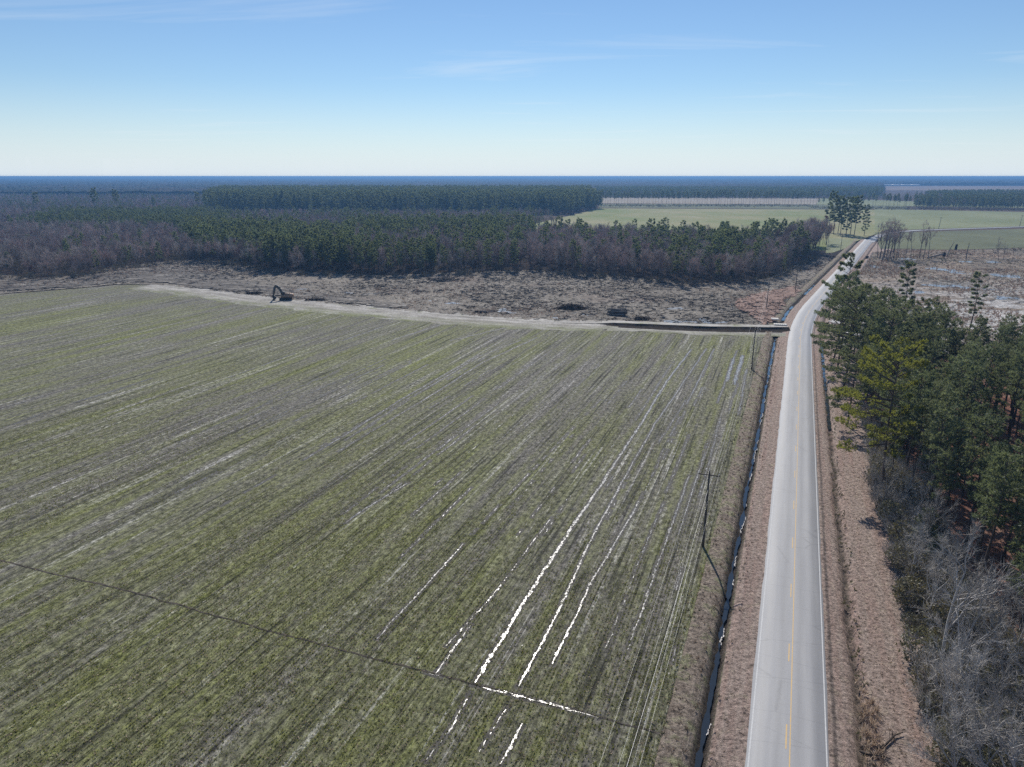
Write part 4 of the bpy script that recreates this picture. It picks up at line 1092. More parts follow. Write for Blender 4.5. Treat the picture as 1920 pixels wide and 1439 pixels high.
while nsc < 270 and tries < 4000:
    tries += 1
    s = r.uniform(-8, 100); v = r.uniform(11.6, 24)
    lim = np.interp(s, [-10, 20, 45, 70, 100], [11.6, 11.2, 11.0, 11.8, 12.0])
    wid = np.interp(s, [-10, 20, 50, 75, 100], [14, 11, 7.0, 5.0, 3.5])
    if v < lim or v > lim + wid: continue
    p = sv(s, v)[0]
    px, py = project(p[0], p[1], 1.5)
    if float(px) > 1975 or float(py) > 1500: continue
    nsc += 1; sc_ = r.uniform(0.6, 1.4)
    if r.uniform() < 0.58:
        plant('scrub', 'evergreen_shrub', 'shrub', p[0], p[1], sc_, r.uniform(0, 6.28), shrub_label(s, v - lim, wid, sc_, 'olive leaved shrub'), 'olive shrubs at the wood edge', -0.02)
    else:
        plant('twiggy', 'bare_shrub', 'shrub', p[0], p[1], sc_, r.uniform(0, 6.28), shrub_label(s, v - lim, wid, sc_, 'leafless grey twiggy shrub'), 'twiggy shrubs at the wood edge', -0.02)

# ------------------------------------------------------------------ the woods beyond the field: zones in ground coordinates
def W(px): return [G(x, y)[:2] for x, y in px]
zones = [  # polygon, spacing, share of pines, pine heights, bare heights, scrub share
    (W([(-450, 540), (-150, 526), (0, 520), (70, 526), (150, 520), (200, 508), (330, 492), (345, 490), (345, 440), (-300, 440)]), 4.2, 0.06, (8, 14), (7, 13.5), 0.25, 'left'),
    (W([(345, 492), (430, 496), (520, 513), (640, 518), (700, 520), (660, 470), (500, 446), (345, 450)]), 4.7, 0.60, (11, 18.5), (9, 15), 0.08, 'leftpine'),
    (W([(690, 520), (840, 516), (1000, 511), (1000, 470), (665, 470)]), 4.6, 0.34, (10, 18), (9, 15), 0.12, 'mid'),
    (W([(665, 470), (1000, 470), (1000, 440), (640, 440)]), 5.4, 0.42, (12, 18.5), (10, 14), 0.0, 'midback'),
    (W([(1000, 511), (1100, 518), (1210, 527), (1210, 458), (1000, 450)]), 4.1, 0.08, (9, 19), (10, 15.5), 0.1, 'right'),
    (W([(1210, 527), (1300, 536), (1380, 534), (1430, 528), (1470, 518), (1500, 503), (1505, 470), (1210, 458)]), 4.6, 0.27, (9, 20), (10, 16), 0.1, 'rightpine'),
    (W([(1490, 508), (1528, 487), (1548, 474), (1546, 455), (1505, 468)]), 3.6, 0.06, (15, 20), (14, 21), 0.1, 'roadside'),
    (W([(-420, 440), (90, 440), (90, 405), (-420, 405)]), 6.0, 0.06, (9, 12), (9, 12), 0.15, 'm1'),
    (W([(90, 442), (430, 442), (420, 410), (100, 408)]), 6.2, 0.72, (9, 15), (8, 12), 0.0, 'm2'),
    (W([(430, 450), (660, 450), (1000, 440), (1000, 420), (1040, 413), (1040, 409), (420, 409)]), 6.0, 0.24, (9, 14), (9, 12), 0.0, 'm3'),
    (W([(385, 402), (1068, 403), (1118, 391.5), (1108, 372), (420, 372)]), 8.0, 0.95, (18, 28), (12, 17), 0.0, 'block'),
    (W([(-420, 405), (385, 405), (420, 372), (-420, 372)]), 11.0, 0.16, (9, 13), (9, 12), 0.0, 'far'),
    (W([(1715, 391), (2150, 397), (2150, 371), (1745, 371)]), 9.0, 0.55, (15, 19), (14, 17), 0.0, 'farright'),
    (W([(1122, 371.5), (1655, 373.5), (1650, 361), (1122, 361)]), 11.0, 0.75, (16, 19), (14, 16), 0.0, 'farmid'),
]
edge_pines, edge_bares, mass = [], [], []
r = np.random.default_rng(33)
for zi, (poly, sp, sh, hp, hb, scb, nm) in enumerate(zones):
    P_ = np.array(poly); x0, y0 = P_.min(0); x1, y1 = P_.max(0)
    gx = np.arange(x0, x1, sp); gy = np.arange(y0, y1, sp)
    XX, YY = np.meshgrid(gx, gy)
    XX = (XX + r.uniform(-0.45, 0.45, XX.shape) * sp).ravel(); YY = (YY + r.uniform(-0.45, 0.45, YY.shape) * sp).ravel()
    jz = 14.0 if np.hypot(*P_.mean(0)) < 620 else 45.0
    jx = jz * (fbm(XX * 0.02, YY * 0.02, 4, 201, 0.65) - 0.5) * 2.4; jy = jz * 0.9 * (fbm(XX * 0.02, YY * 0.02, 4, 202, 0.65) - 0.5) * 2.4
    if nm in ('block', 'farmid', 'farright'): jx, jy = jx * 0.4, jy * 0.5
    ok = inside(poly, XX + jx, YY + np.minimum(jy, 2.0) if jz < 20 else YY + jy)
    XX, YY = XX[ok], YY[ok]
    px, py = project(XX, YY, 8.0)
    ok = (px > -130) & (px < 2050)
    XX, YY = XX[ok], YY[ok]
    patch = fbm(XX * 0.02, YY * 0.02, 3, 90 + zi)
    u = r.uniform(size=len(XX))
    if nm in ('leftpine', 'rightpine', 'mid'):      # leafless fringe along the open edge
        _, py0 = project(XX, YY, 0.0); ex = np.array(edge_px); off = np.interp(project(XX, YY, 0.0)[0], ex[:, 0], ex[:, 1]) - py0
        fr = np.clip(off / 9.0, 0.25, 1.0)
    else: fr = 1.0
    share = fr * np.clip(sh + (patch - 0.5) * 1.6 * min(sh, 1 - sh) * 2, 0, 1)
    for x, y, a, q in zip(XX, YY, u, share):
        dist = math.hypot(x, y)
        if r.uniform() < scb: mass.append((x, y, 'mass_scrub', r.uniform(0.7, 1.5), dist)); continue
        if a < q:
            h = r.uniform(*hp)
            if nm == 'block' or nm == 'farright': mass.append((x, y, 'mass_tall', h / 25, dist))
            else: edge_pines.append((dist, x, y, h, nm))
        else:
            h = r.uniform(*hb); edge_bares.append((dist, x, y, h, nm))
edge_pines.sort(); edge_bares.sort()
# the wood goes on to the right beyond the picture
k_ = 0
while k_ < 170:
    s_ = r.uniform(-10, 132); v_ = r.uniform(26, 120); p = sv(s_, v_)[0]
    if float(project(p[0], p[1], 8.0)[0]) < 1995: continue
    mass.append((p[0], p[1], 'mass_pine', r.uniform(0.75, 1.05), math.hypot(p[0], p[1]))); k_ += 1
# front rows only may be individuals: rank by how close each tree stands to the open edge it faces
LAB = {'left': 'the left wood', 'leftpine': 'the dark pine edge', 'mid': 'the middle wood edge', 'midback': 'the middle wood', 'right': 'the bare wood edge', 'rightpine': 'the mixed wood edge', 'roadside': 'the roadside wood', 'm1': 'the far left wood', 'm2': 'the far pine stand', 'm3': 'the wood before the tall block', 'far': 'the far left wood', 'farmid': 'the far wood'}
def mid_label(what, x, y, h, hm, where):
    px, py = project(x, y)
    z = int(px // 120)
    at = ['at the left edge', 'left of the field corner', 'above the bright field corner', 'above the track bend', 'behind the excavator', 'just right of the excavator', 'left of the brush pile', 'above the picture middle', 'behind the brush pile', 'behind the log stack', 'right of the log stack', 'left of the road bend', 'beside the road', 'by the road'][max(0, min(13, z))]
    return ('tall ' if h > hm + 1.2 else 'low ' if h < hm - 1.2 else '') + what + ' in ' + where + ', ' + at
n_ep = max(0, 298 - n_pine - 16 - 24)
for i, (dist, x, y, h, nm) in enumerate(edge_pines):
    if i < n_ep:
        plant('edgepine', 'pine_tree', 'tree', x, y, h / 17, r.uniform(0, 6.28), mid_label('green pine', x, y, h, 16, LAB[nm]), 'pines in ' + LAB[nm])
    else: mass.append((x, y, 'mass_pine', h / 17, dist))
n_eb = 297 - n_bare - 16
for i, (dist, x, y, h, nm) in enumerate(edge_bares):
    if i < n_eb:
        plant('bare', 'bare_tree', 'tree', x, y, h / 13.5, r.uniform(0, 6.28), mid_label('leafless brown tree', x, y, h, 12, LAB[nm]), 'bare trees in ' + LAB[nm])
    else: mass.append((x, y, 'mass_red' if (r.uniform() < 0.012) else 'mass_bare', h / 13, dist))
# single pines standing out of the left wood
for px, py, h in ((182, 404, 31), (222, 402, 29), (72, 405, 27), (290, 402, 21), (388, 404, 25), (125, 372, 24), (372, 400, 26), (396, 398, 27)):
    g = G(px, py); mass.append((g[0], g[1], 'mass_row', h / 22, g[1]))
# the open row of trunks behind the far field, and the scattered trees to its right
for i, px in enumerate(np.arange(1124, 1530, 5.2)):
    g = G(px + r.uniform(-1.5, 1.5), 384 + r.uniform(-0.6, 0.6)); mass.append((g[0], g[1], 'mass_row', r.uniform(0.8, 1.08), g[1]))
for px in list(np.arange(1535, 1700, 9.0)) + [1668, 1672, 1680, 1692, 1696, 1701, 1704]:
    g = G(px + r.uniform(-3, 3), 388 + r.uniform(-1, 1)); mass.append((g[0], g[1], 'mass_row', r.uniform(0.55, 0.95), g[1]))
for px in np.arange(1128, 1925, 3.0):
    g = G(px + r.uniform(-1, 1), (387.5 if px < 1520 else 391 + (px - 1520) * 0.012) + r.uniform(-1.2, 1.2)); mass.append((g[0], g[1], 'mass_scrub', r.uniform(0.7, 1.6), g[1]))
# scrub along the wood edge and the roadside
for a, b in zip(edge_px[1:-1], edge_px[2:]):
    A = G(*a)[:2]; B = G(*b)[:2]
    for i in range(int(np.linalg.norm(B - A) / 3.5)):
        q = r.uniform(); p = A + (B - A) * q + r.normal(size=2) * 1.6
        mass.append((p[0], p[1] + 1.5, 'mass_scrub', r.uniform(0.5, 1.2), p[1]))

def mass_object(name, kinds, label):
    col = bpy.data.collections.new(name + '_sources')
    order = []
    for kd in kinds:
        for j, me in enumerate(PROTO[kd]):
            o = bpy.data.objects.new('source_%02d' % len(order), me); col.objects.link(o); order.append(kd)
    order_names = sorted(o.name for o in col.objects)
    items = [m for m in mass if m[2] in kinds]
    if not items: return
    me = bpy.data.meshes.new(name)
    V = np.array([[m[0], m[1], -0.04] for m in items], np.float32)
    me.vertices.add(len(V)); me.vertices.foreach_set('co', V.ravel())
    idx = np.array([int(r.choice([i for i, kd in enumerate(order) if kd == m[2]])) for m in items], np.int32)
    a = me.attributes.new('pick', 'INT', 'POINT'); a.data.foreach_set('value', idx)
    a = me.attributes.new('size', 'FLOAT', 'POINT'); a.data.foreach_set('value', np.array([m[3] for m in items], np.float32))
    a = me.attributes.new('turn', 'FLOAT', 'POINT'); a.data.foreach_set('value', r.uniform(0, 6.28, len(items)).astype(np.float32))
    me.update()
    o = link(name, me); tag(o, label, kind='stuff')
    ng = bpy.data.node_groups.new(name + '_scatter', 'GeometryNodeTree')
    ng.interface.new_socket('Geometry', in_out='INPUT', socket_type='NodeSocketGeometry')
    ng.interface.new_socket('Geometry', in_out='OUTPUT', socket_type='NodeSocketGeometry')
    gi = ng.nodes.new('NodeGroupInput'); go = ng.nodes.new('NodeGroupOutput')
    ip = ng.nodes.new('GeometryNodeInstanceOnPoints'); ci = ng.nodes.new('GeometryNodeCollectionInfo')
    ci.inputs['Collection'].default_value = col; ci.inputs['Separate Children'].default_value = True; ci.inputs['Reset Children'].default_value = True
    def attr(n, t):
        x = ng.nodes.new('GeometryNodeInputNamedAttribute'); x.data_type = t; x.inputs['Name'].default_value = n; return x.outputs['Attribute']
    cx = ng.nodes.new('ShaderNodeCombineXYZ'); ng.links.new(attr('turn', 'FLOAT'), cx.inputs[2])
    ng.links.new(gi.outputs[0], ip.inputs['Points']); ng.links.new(ci.outputs[0], ip.inputs['Instance'])
    ip.inputs['Pick Instance'].default_value = True
    ng.links.new(attr('pick', 'INT'), ip.inputs['Instance Index'])
    ng.links.new(cx.outputs[0], ip.inputs['Rotation']); ng.links.new(attr('size', 'FLOAT'), ip.inputs['Scale'])
    ng.links.new(ip.outputs[0], go.inputs[0])
    md = o.modifiers.new('scatter', 'NODES'); md.node_group = ng
    return o
mass_object('pine_woods', ['mass_pine', 'mass_tall', 'mass_row'], 'dark green mass of pine woods beyond the clearing')
mass_object('bare_woods', ['mass_bare', 'mass_red'], 'grey purple mass of leafless woods beyond the clearing')
mass_object('undergrowth', ['mass_scrub'], 'brown scrub along the wood edges')
print('mass', len(mass), 'edge', n_ep, n_eb, 'pines', n_pine)

# far canopy: one bumpy leaf roof, seen as a blue-green band to the horizon
pxs = np.arange(-260, 2200, 2.0)
down = np.concatenate([np.linspace(41, 18, 70), np.linspace(17.8, 3, 60), np.linspace(2.9, 1.9, 8)])
pys = 331 + down
GX = np.zeros((len(pys), len(pxs), 3))
dn = (pys - CY) * CP + F_PX * SP; fw = F_PX * CP - (pys - CY) * SP
GX[..., 0] = (pxs[None, :] - CX) * (H / dn)[:, None]; GX[..., 1] = (fw * H / dn)[:, None]
dist = GX[..., 1]
hgt = 9 + 7 * fbm(GX[..., 0] * 0.0016, GX[..., 1] * 0.0016, 3, 7) + 9.0 * (fbm(GX[..., 0] / 14.0, GX[..., 1] / 22.0, 3, 5, 0.7) - 0.4) * np.clip(dist / 2600, 0.6, 1.0) + 2.5 * np.clip(dist / 9000, 0, 1.5)
GX[..., 2] = hgt
GX[..., 0] += r.uniform(-0.8, 0.8, GX.shape[:2]) * dist * 2.0 / F_PX; GX[..., 1] *= 1 + r.uniform(-0.004, 0.004, GX.shape[:2])
GX[..., 2] += r.uniform(-1, 1, GX.shape[:2]) * np.clip(dist / 3000, 0.5, 2.2) * 1.6
PXX, PYY = np.meshgrid(pxs, pys)
keep = np.where(PXX < 1120, PYY < 371.8, np.where(PXX < 1656, PYY < 361.5, (PYY < 348.8)))
keep &= ~(inside([(300, 341.5), (560, 341), (560, 342), (300, 342.6)], PXX, PYY))
o = link('far_forest', grid_mesh('far_forest', GX, M['litter'], keep[:-1, :-1], smooth=False))
k_ = Mat('far_canopy'); v_ = k_.coord()
c_ = k_.mix(k_.ramp(k_.noise(v_, 0.004, 4, 0.6), [(0.42, 0), (0.58, 1)]), (0.024, 0.034, 0.020), (0.055, 0.046, 0.043))  # low albedo stands in for the crowns' self-shadow
c_ = k_.mix(1.0, c_, k_.ramp(k_.noise(v_, 0.06, 4, 0.7), [(0.3, 0.6), (0.7, 1.25)]), 'MULTIPLY')
o.data.materials[0] = k_.bsdf(c_, 0.95, None, 0.05)
tag(o, 'far off forest reaching to the horizon', kind='stuff')

# ------------------------------------------------------------------ tall trees along the far part of the road
tall = [(1553, 436, 1.08, 0, 'tall old pine leftmost in the roadside pine group'), (1563, 440, 1.02, 1, 'tall pine with low branches second in the roadside group'), (1576, 441, 0.95, 1, 'thin tall pine in the middle of the roadside group'), (1586, 442.5, 1.0, 2, 'full crowned tall pine in the roadside group'),
        (1594, 441, 1.0, 1, 'tall pine with bare lower trunk in the roadside group'), (1601, 444, 1.02, 1, 'tall pine nearest the track in the roadside group'), (1571, 437, 0.97, 0, 'tall pine behind the middle of the roadside group'), (1620, 442, 0.80, 2, 'single narrow dark pine across the track from the roadside group')]
for px, py, sc, va, lab in tall:
    g = G(px, py); plant('tallpine', 'pine_tree', 'tree', g[0], g[1], sc, r.uniform(0, 6), lab, 'tall pines by the far road end', 0.0, 0.0, va)
bt = [(1648, 487, 1.0), (1655, 489, 1.05), (1661, 487, 1.08), (1666, 484, 1.0), (1671, 489, .95), (1676, 485, 1.0), (1684, 484, .92), (1698, 485, .72), (1708, 488, .75), (1724, 485, .98), (1731, 487, .80), (1740, 486, .85), (1872, 489, .60), (1881, 488, .48), (1898, 487, .35), (1645, 484, .9), (1651, 485, .95), (1658, 484, 1.0), (1664, 490, .85), (1669, 486, 1.02), (1674, 491, .8), (1680, 488, .85), (1653, 492, .8)]
for i, (px, py, sc) in enumerate(bt):
    g = G(px, py)
    lab = 'tall bare tree in the dense clump right of the road' if i < 6 or i > 14 else 'thin bare tree standing between the clump and the fallen trunk' if i < 12 else 'thin dead tree at the right side of the wet meadow'
    plant('tallbare', 'bare_tree', 'tree', g[0], g[1], sc, r.uniform(0, 6), lab, 'tall bare trees of the clump by the road' if i < 6 or i > 14 else 'thin bare trees by the wet meadow' if i < 12 else 'thin dead trees on the right', 0.0, 0.05)

# ------------------------------------------------------------------ haze: thin even air between the camera and the horizon
hz = MB(); hz.box((0, 11300, 22.6), (56000, 30000, 51.2))
k_ = Mat('thin_air')
pv = k_.n('ShaderNodeVolumePrincipled')
pv.inputs['Color'].default_value = (0.19, 0.41, 0.76, 1)
pv.inputs['Density'].default_value = 0.00021
pv.inputs['Anisotropy'].default_value = 0.25
k_.t.links.new(pv.outputs[0], k_.out.inputs['Volume'])
haze = hz.build('haze', k_.m); tag(haze, 'thin blue air haze', kind='stuff')


# ------------------------------------------------------------------ excavator at the head of the track
EX = dict(body=simple('dusty_tan_paint', (0.30, 0.19, 0.115), 0.55, 0.2, 1.2, 0, 0.4), dark=simple('dark_steel', (0.035, 0.034, 0.033), 0.6, 0.3, 3, 0, 0.4), boom=simple('dark_boom_paint', (0.075, 0.065, 0.055), 0.5, 0.3, 2, 0, 0.5),
          glass=simple('cab_glass', (0.03, 0.035, 0.04), 0.1, 0.1, 1, 0, 0.7), rubber=simple('track_rubber', (0.03, 0.028, 0.026), 0.8, 0.3, 4), chrome=simple('ram_steel', (0.45, 0.45, 0.46), 0.25, 0.1, 3, 0, 0.6, 0.9))
g = G(536, 563)
ex = thing('excavator', 'dark and tan tracked excavator standing on the clearing edge with its boom folded down', 'excavator', (g[0], g[1], 0.12), R(4))
for sy in (-1.25, 1.25):
    m = MB()
    out = []
    for a in np.linspace(-90, 90, 8): out.append((1.75 + 0.46 * math.cos(R(a)), 0.47 + 0.46 * math.sin(R(a))))
    for a in np.linspace(90, 270, 8): out.append((-1.75 + 0.46 * math.cos(R(a)), 0.47 + 0.46 * math.sin(R(a))))
    m.prism(out, sy - 0.32, sy + 0.32)
    tr_ = m.build('crawler_track', EX['rubber'], ex)
    m = MB()
    for x in np.linspace(-1.9, 1.9, 14): m.box((x, sy, 0.955), (0.16, 0.70, 0.05)); m.box((x, sy, -0.012), (0.16, 0.70, 0.05))
    m.build('grouser', EX['dark'], tr_)
    m = MB()
    for x in (-1.75, -0.9, -0.3, 0.3, 0.9, 1.75):
        for s_ in (-1, 1): m.tube([(x, sy + s_ * 0.321, 0.46), (x, sy + s_ * 0.36, 0.46)], 0.30 if abs(x) > 1.5 else 0.15, 10, cap=True)
    m.build('roller', EX['dark'], tr_)
m = MB(); m.box((0, 0, 0.72), (2.2, 1.9, 0.4)); m.tube([(0, 0, 0.9), (0, 0, 1.12)], 0.85, 16, cap=True); m.build('undercarriage', EX['dark'], ex)
m = MB()
m.prism([(-1.5, 1.12), (2.35, 1.12), (2.35, 2.35), (0.2, 2.5), (-0.15, 2.0), (-1.5, 1.9)], -1.35, 1.35); m.box((1.0, 0, 2.5), (1.6, 2.2, 0.22)); hs = m.build('house', EX['body'], ex)
m = MB(); m.tube([(1.5, 0.7, 2.5), (1.5, 0.7, 3.05)], 0.07, 8, cap=True); m.build('exhaust_pipe', EX['dark'], hs)
m = MB(); m.prism([(2.36, 1.15), (2.95, 1.3), (3.05, 1.8), (2.95, 2.3), (2.36, 2.35)], -1.34, 1.34); m.build('counterweight', EX['body'], ex)
m = MB(); m.prism([(-1.55, 1.92), (-0.35, 1.92), (-0.35, 3.05), (-1.15, 3.05), (-1.55, 2.5)], 0.35, 1.3); cb = m.build('cab', EX['boom'], ex)
m = MB(); m.box((-0.9, 0.34, 2.5), (0.7, 0.02, 0.75)); m.box((-1.37, 0.82, 2.74), (0.03, 0.7, 0.62), 0, -0.63); m.build('window', EX['glass'], cb)
def beam(mb, pts, w, hts):
    pts = [np.array(p, float) for p in pts]
    for i in range(len(pts) - 1):
        a, b = pts[i], pts[i + 1]; d_ = unit(b - a); n_ = np.array([-d_[2], 0, d_[0]])
        h0, h1 = hts[i], hts[i + 1]
        q = [a + n_ * h0, b + n_ * h1, b - n_ * h1, a - n_ * h0]
        mb.add([(p[0], y, p[2]) for y in (-w, w) for p in q], [(0, 1, 2, 3), (7, 6, 5, 4), (0, 4, 5, 1), (1, 5, 6, 2), (2, 6, 7, 3), (3, 7, 4, 0)])
m = MB(); beam(m, [(-1.0, 0, 1.75), (-1.9, 0, 4.3), (-3.0, 0, 5.35), (-3.65, 0, 5.35)], 0.30, [0.36, 0.56, 0.50, 0.28]); m.build('boom', EX['boom'], ex)
m = MB(); beam(m, [(-3.3, 0.0, 5.85), (-3.9, 0, 4.9), (-4.6, 0, 1.7)], 0.24, [0.24, 0.46, 0.22]); m.build('stick', EX['boom'], ex)
m = MB(); m.tube([(-1.6, 0.3, 2.3), (-2.3, 0.3, 4.4)], 0.07, 8); m.tube([(-1.6, -0.3, 2.3), (-2.3, -0.3, 4.4)], 0.07, 8); m.tube([(-2.2, 0, 5.15), (-3.2, 0, 5.85)], 0.07, 8); m.tube([(-3.6, 0, 5.3), (-4.75, 0, 2.3)], 0.06, 8); m.build('hydraulic_ram', EX['chrome'], ex)
m = MB(); m.prism([(-4.95, 1.75), (-4.35, 1.75), (-3.75, 1.2), (-3.7, 0.5), (-4.3, 0.1), (-5.05, 0.05), (-4.75, 0.55), (-5.0, 1.1)], -0.62, 0.62); bk = m.build('bucket', EX['dark'], ex)
m = MB()
for y in (-0.5, -0.17, 0.17, 0.5): m.box((-5.12, y, 0.02), (0.3, 0.1, 0.09), 0, 0.5, taper=0.6)
m.build('tooth', EX['dark'], bk)

# ------------------------------------------------------------------ utility poles with their lines
PW = m_bark('weathered_pole', (0.085, 0.070, 0.058), (0.16, 0.135, 0.115)); INS = simple('grey_porcelain', (0.42, 0.43, 0.45), 0.3, 0.1, 5); WIRE = simple('bright_aluminium_wire', (0.62, 0.61, 0.58), 0.45, 0.05, 3, 0, 0.5, 0.3)
p1, p2 = G(1318, 1025)[:2], G(1409, 693)[:2]
poles = [p1 - (p2 - p1) * 0.98, p1, p2, G(1437, 579)[:2], G(1491, 546)[:2], G(1576, 469)[:2]]
plabs = ['utility pole under the camera beside the field', 'nearest utility pole with crossarm standing at the field edge beside the ditch', 'second utility pole at the field edge with the farm track behind it', 'utility pole on the reddish soil by the road bend', 'utility pole at the wood edge beyond the reddish soil', 'farthest thin utility pole in front of the tall roadside pines']
arms = []
for i, p in enumerate(poles):
    nx = poles[min(i + 1, len(poles) - 1)]; pv_ = poles[max(i - 1, 0)]
    d_ = unit(nx - pv_); ang = math.atan2(d_[1], d_[0]) - math.pi / 2
    hgt_ = 10.9
    pr = thing('utility_pole', plabs[i], 'utility pole', (p[0], p[1], -0.05), ang, 'utility poles along the road')
    m = MB(); zz = np.linspace(0, hgt_, 6); m.tube(np.stack([zz * 0.004, zz * 0, zz], 1), np.linspace(0.17, 0.11, 6), 10, cap=True); m.build('shaft', PW, pr, True)
    m = MB(); m.box((0.04, -0.16, hgt_ - 0.55), (2.7, 0.10, 0.13)); ar = m.build('crossarm', PW, pr)
    m = MB(); m.tube([(-0.7, -0.17, hgt_ - 0.6), (0.03, -0.14, hgt_ - 1.3)], 0.025, 4); m.tube([(0.8, -0.17, hgt_ - 0.6), (0.05, -0.14, hgt_ - 1.3)], 0.025, 4); m.build('brace', INS, ar)
    at_ = []
    for (x, z, y) in ((-1.25, hgt_ - 0.48, -0.16), (0.04, hgt_, 0.0), (1.25, hgt_ - 0.48, -0.16)):
        m = MB(); m.tube([(x, y, z), (x, y, z + 0.12), (x, y, z + 0.13), (x, y, z + 0.24)], [0.03, 0.03, 0.075, 0.05], 8, cap=True); m.build('insulator', INS, pr); at_.append((x, z + 0.22))
    m = MB(); m.box((0.03, -0.2, hgt_ - 2.7), (0.10, 0.12, 0.22)); m.build('bracket', INS, pr)
    at_.append((0.03, hgt_ - 2.7)); at_.append((0.16, hgt_ - 4.0))
    c_, s_ = math.cos(ang), math.sin(ang)
    arms.append([np.array([p[0] + x * c_, p[1] + x * s_, z]) for x, z in at_])
wl = ['outer power line on the field side of the pole tops', 'middle power line over the pole tops', 'outer power line on the road side of the pole tops', 'lower neutral line below the crossarms', 'lowest thick cable strung along the poles']
for j in range(5):
    m = MB(); P_ = []
    for i in range(len(poles) - 1):
        a, b = arms[i][j], arms[i + 1][j]; n_ = 24
        q = np.linspace(0, 1, n_)[: n_ if i == len(poles) - 2 else n_ - 1]
        ln = np.linalg.norm(b - a)
        P_.append(a + (b - a) * q[:, None] - np.stack([q * 0, q * 0, 4 * q * (1 - q) * ln * ln * 0.00016], 1))
    m.tube(np.concatenate(P_), 0.017 if j == 3 else 0.008, 4)
    tag(m.build('power_line', WIRE), wl[j], 'power line', 'power lines along the field edge')
for px, py, tx, ty, lab in ((1759.6, 430.5, 1762, 406, 'leaning pole beyond the far road in the pale field'), (1911.5, 425.5, 1915.5, 404, 'pole by the far road at the right edge')):
    g = G(px, py); hgt_ = 11.0
    pr = thing('utility_pole', lab, 'utility pole', g, 0.1, 'poles by the far road')
    m = MB(); m.tube([(0, 0, 0), (0.9, 0, hgt_)], [0.2, 0.14], 6, cap=True); m.build('shaft', PW, pr)
    m = MB(); m.box((0.86, -0.18, hgt_ - 0.6), (2.6, 0.12, 0.16)); m.build('crossarm', PW, pr)

# ------------------------------------------------------------------ clearing: logs, brush, stumps, sticks
def heap_logs(c, rz, n, ln, rad, lab, name='log_pile'):
    t_ = thing(name, lab, 'log pile', (c[0], c[1], 0.15), rz)
    rr = np.random.default_rng(int(abs(c[0]) * 10))
    lay = [5, 4, 3, 2]; z = rad; k_ = 0
    for li, cnt in enumerate(lay):
        for i in range(cnt):
            if k_ >= n: break
            m = MB(); y = (i - (cnt - 1) / 2) * rad * 2.15 + rr.normal() * 0.06
            l2 = ln * rr.uniform(0.75, 1.1); tilt = rr.normal() * 0.05; yaw = rr.normal() * 0.07
            q = np.linspace(-0.5, 0.5, 4)
            m.tube(np.stack([q * l2 + rr.normal() * 0.4, y + q * l2 * yaw, z + q * l2 * tilt + 0.1], 1), rad * rr.uniform(0.75, 1.1) * np.array([1.05, 1, 0.95, 0.85]), 7, cap=True)
            m.build('log', M['deadwood'] if rr.uniform() < 0.6 else M['bark'], t_, False); k_ += 1
        z += rad * 1.8
heap_logs(G(1157, 592), R(-24), 14, 6.5, 0.30, 'stack of felled logs lying near the farm track')
heap_logs(G(912, 586), R(8), 5, 7.0, 0.22, 'few pale felled logs lying behind the track in the middle')
def brush(c, rx, ry, h, n, lab, seed, mat):
    rr = np.random.default_rng(seed); m = MB()
    for i in range(n):
        a = rr.uniform(0, 6.28); q = rr.uniform(0, 1) ** 0.6
        x, y = rx * q * math.cos(a), ry * q * math.sin(a); z = h * (1 - q ** 2) * rr.uniform(0.3, 1.0)
        d_ = unit(rr.normal(size=3) * [1, 1, 0.3]); l_ = rr.uniform(0.8, 3.0)
        m.tube([np.array([x, y, z]) - d_ * l_ / 2, np.array([x, y, z]) + d_ * l_ / 2 + [0, 0, 0.1]], rr.uniform(0.04, 0.13), 3)
    o_ = m.build('brush_pile', mat); o_.location = (c[0], c[1], 0.15); tag(o_, lab, 'brush pile', 'brush piles in the clearing')
DARKWOOD = m_bark('damp_dark_wood', (0.030, 0.024, 0.020), (0.085, 0.068, 0.058))
brush(G(1072, 580), 5.0, 3.0, 1.6, 420, 'dark pile of brush in the middle of the clearing', 1, DARKWOOD)
brush(G(830, 527), 6.0, 3.0, 1.8, 260, 'rounded brown brush pile at the wood edge', 2, M['deadwood'])
brush(G(478, 552), 4.0, 1.5, 0.8, 130, 'dark brush heaped left of the excavator', 3, DARKWOOD)
brush(G(592, 564), 4.5, 1.3, 0.6, 120, 'low dark brush heaped right of the excavator', 4, DARKWOOD)
brush(G(1205, 600), 3.0, 2.0, 0.8, 120, 'small brush pile right of the log stack', 5, DARKWOOD)
